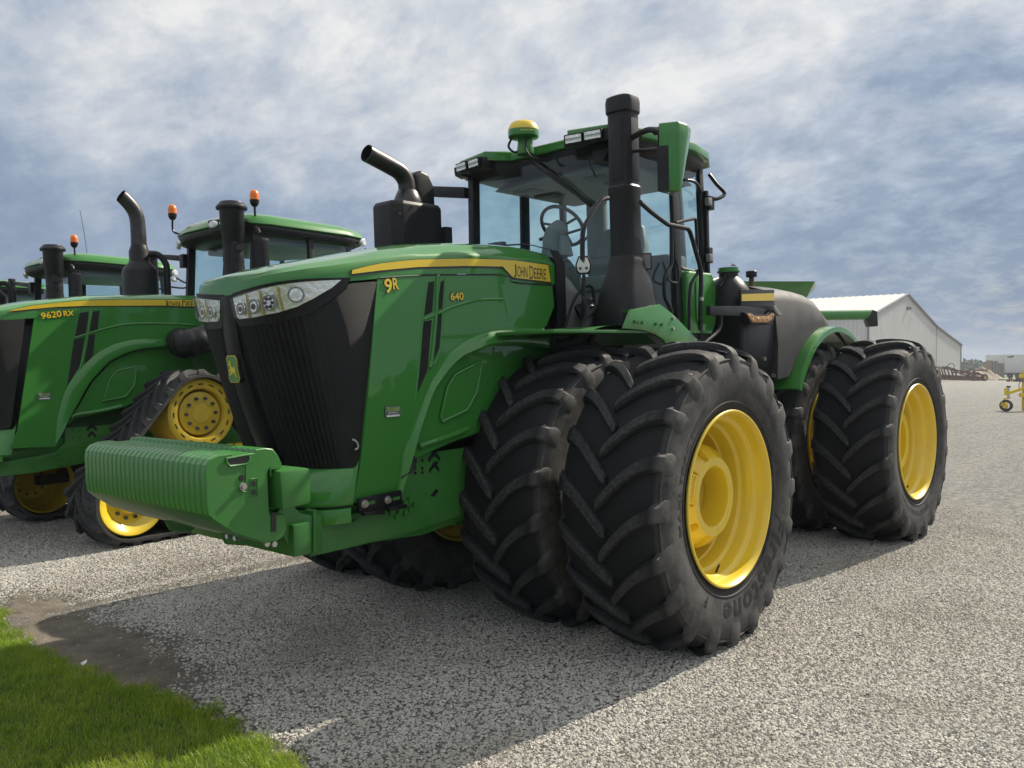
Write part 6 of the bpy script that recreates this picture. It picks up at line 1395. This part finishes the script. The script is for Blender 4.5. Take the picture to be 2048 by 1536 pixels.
# --- yellow implement at the right edge
ID=1676*1.69/85.
IM=thing('towed_implement',W(dpx(2060,ID),ID,GH),'yellow towed farm implement with a castering gauge wheel at the right edge','implement')
def ib(P,w,nm,mat=YELD,h=None):
    b=FB()
    for (x0,y0),(x1,y1) in P: b.beam((dpx(x0,ID),ID,hp(y0,ID)),(dpx(x1,ID),ID,hp(y1,ID)),w,h or w)
    return b.done(nm,mat,IM,bevel=.008)
ib([((2014,787),(2052,775))],.12,'arm',YEL); ib([((2012,776),(2012,791))],.10,'pivot_post',YEL); ib([((2017,773),(2017,797))],.07,'kingpin',STEEL); ib([((2017,772),(2017,775))],.12,'pivot_cap',BLK); ib([((2005,803),(2009,797)),((2009,797),(2021,796)),((2003,812),(2005,803))],.05,'fork',YEL)
c=(dpx(2013,ID),ID,GH+.235); b=FB(); b.rev([(.13,-.11),(.2,-.12),(.235,-.09),(.235,.09),(.2,.12),(.13,.11)],c,(.55,.8,0),28); w_=b.done('wheel',RUB,IM,smooth=40)
c0_=(dpx(2008.5,ID),ID-.05,GH+.235); b=FB(); b.rev([(.14,.0),(.10,.04),(.01,.02)],c0_,(-.8,-.55,0),20); b.rev([(.14,.0),(.10,-.04),(.01,-.02)],c0_,(-.8,-.55,0),20); b.done('rim',YEL,w_,smooth=40)
ib([((2052,742),(2052,822))],.2,'mast',YELD); ib([((2040,752),(2075,752)),((2040,790),(2075,790))],.16,'cross_beam',YEL); ib([((2052,758),(2052,764))],.26,'clamp',GREYL)
b=FB(); b.tube([(dpx(2043,ID),ID-.1,hp(761,ID)),(dpx(2037,ID),ID-.1,hp(764,ID)),(dpx(2035,ID),ID-.1,hp(770,ID)),(dpx(2036,ID),ID-.1,hp(777,ID))],.012,6,3); b.done('hose',BLK,IM)
b=FB(); c=(dpx(2090,ID),ID,GH+.45); b.rev([(.2,-.15),(.42,-.15),(.45,-.1),(.45,.1),(.42,.15),(.2,.15)],c,(.1,1,0),28); b.done('wheel',RUB,IM,smooth=40)
# --- far trees and rising fields
r=random.Random(9)
def tree(px,D,w,h,label):
    h*=.74; t=thing('tree',W(dpx(px,D),D,GH),label,'tree','trees along the horizon'); 
    b=FB(); b.cyl((dpx(px,D),D,GH),(dpx(px,D),D,GH+h*.5),.35,.2,8); b.done('trunk',BARK,t)
    b=FB()
    for k in range(420):
        a=r.uniform(0,6.28); ph=math.acos(r.uniform(-1,1)); q=r.uniform(.35,1)**.5; lump=1+.22*math.sin(a*3+px)+.15*math.sin(ph*5+px*.3)
        x,y,z=math.sin(ph)*math.cos(a)*w/2*q*lump,math.sin(ph)*math.sin(a)*w/2*q*lump,h*.58+math.cos(ph)*h*.44*q*lump; s=r.uniform(.35,.9)
        c=Vector((dpx(px,D)+x,D+y,GH+z)); u=Vector((r.uniform(-1,1),r.uniform(-1,1),r.uniform(-1,1))).normalized()*s; v=u.cross(Vector((r.uniform(-1,1),r.uniform(-1,1),r.uniform(-1,1)))).normalized()*s
        b.add([c-u-v,c+u-v*.6,c+u*.8+v,c-u*.7+v],[(0,1,2,3)])
    b.done('crown',TREEC,t,smooth=0)
for k,(px,D,w,h,lb) in enumerate(((1930,330,20,6.4,'dark rounded tree just right of the shed corner'),(1946,420,17,6.0,'tree second right of the shed'),(1958,380,19,6.6,'tallest round tree between shed and timber panels'),(1972,520,24,5.8,'far tree left of the timber panels'),(1990,560,30,5.4,'wide pale tree behind the timber panels'),(2005,480,22,5.6,'tree just left of the trailer top'))): tree(px,D,w,h,lb)
hl_=B(); 
for i in range(60):
    for j in range(6):
        X=-220+ i*18; D=520+j*65; H=GH+ (0,2,5,7,6,1)[j]*(1+.25*math.sin(i*.7+j)); hl_.v.append(tuple(W(X,D,H-.3)))
for i in range(59):
    for j in range(5): k=i*6+j; hl_.f.append((k,k+6,k+7,k+1))
tag(hl_.obj('hills',FIELD),kind='structure')
# haze: thin pale air round everything
hb_=FB(); hb_.v=[]; hb_.box(-900,900,-60,900,-45,18)
m=bpy.data.materials.new('haze'); m.use_nodes=True; t=NT(m.node_tree); t.n.clear()
pv=t.new('ShaderNodeVolumePrincipled',{'Color':(.80,.86,.95,1),'Density':.0006,'Anisotropy':.2}); o_=t.new('ShaderNodeOutputMaterial'); t.l.new(pv.outputs[0],o_.inputs['Volume'])
tag(hb_.done('haze',m,smooth=0),kind='stuff')
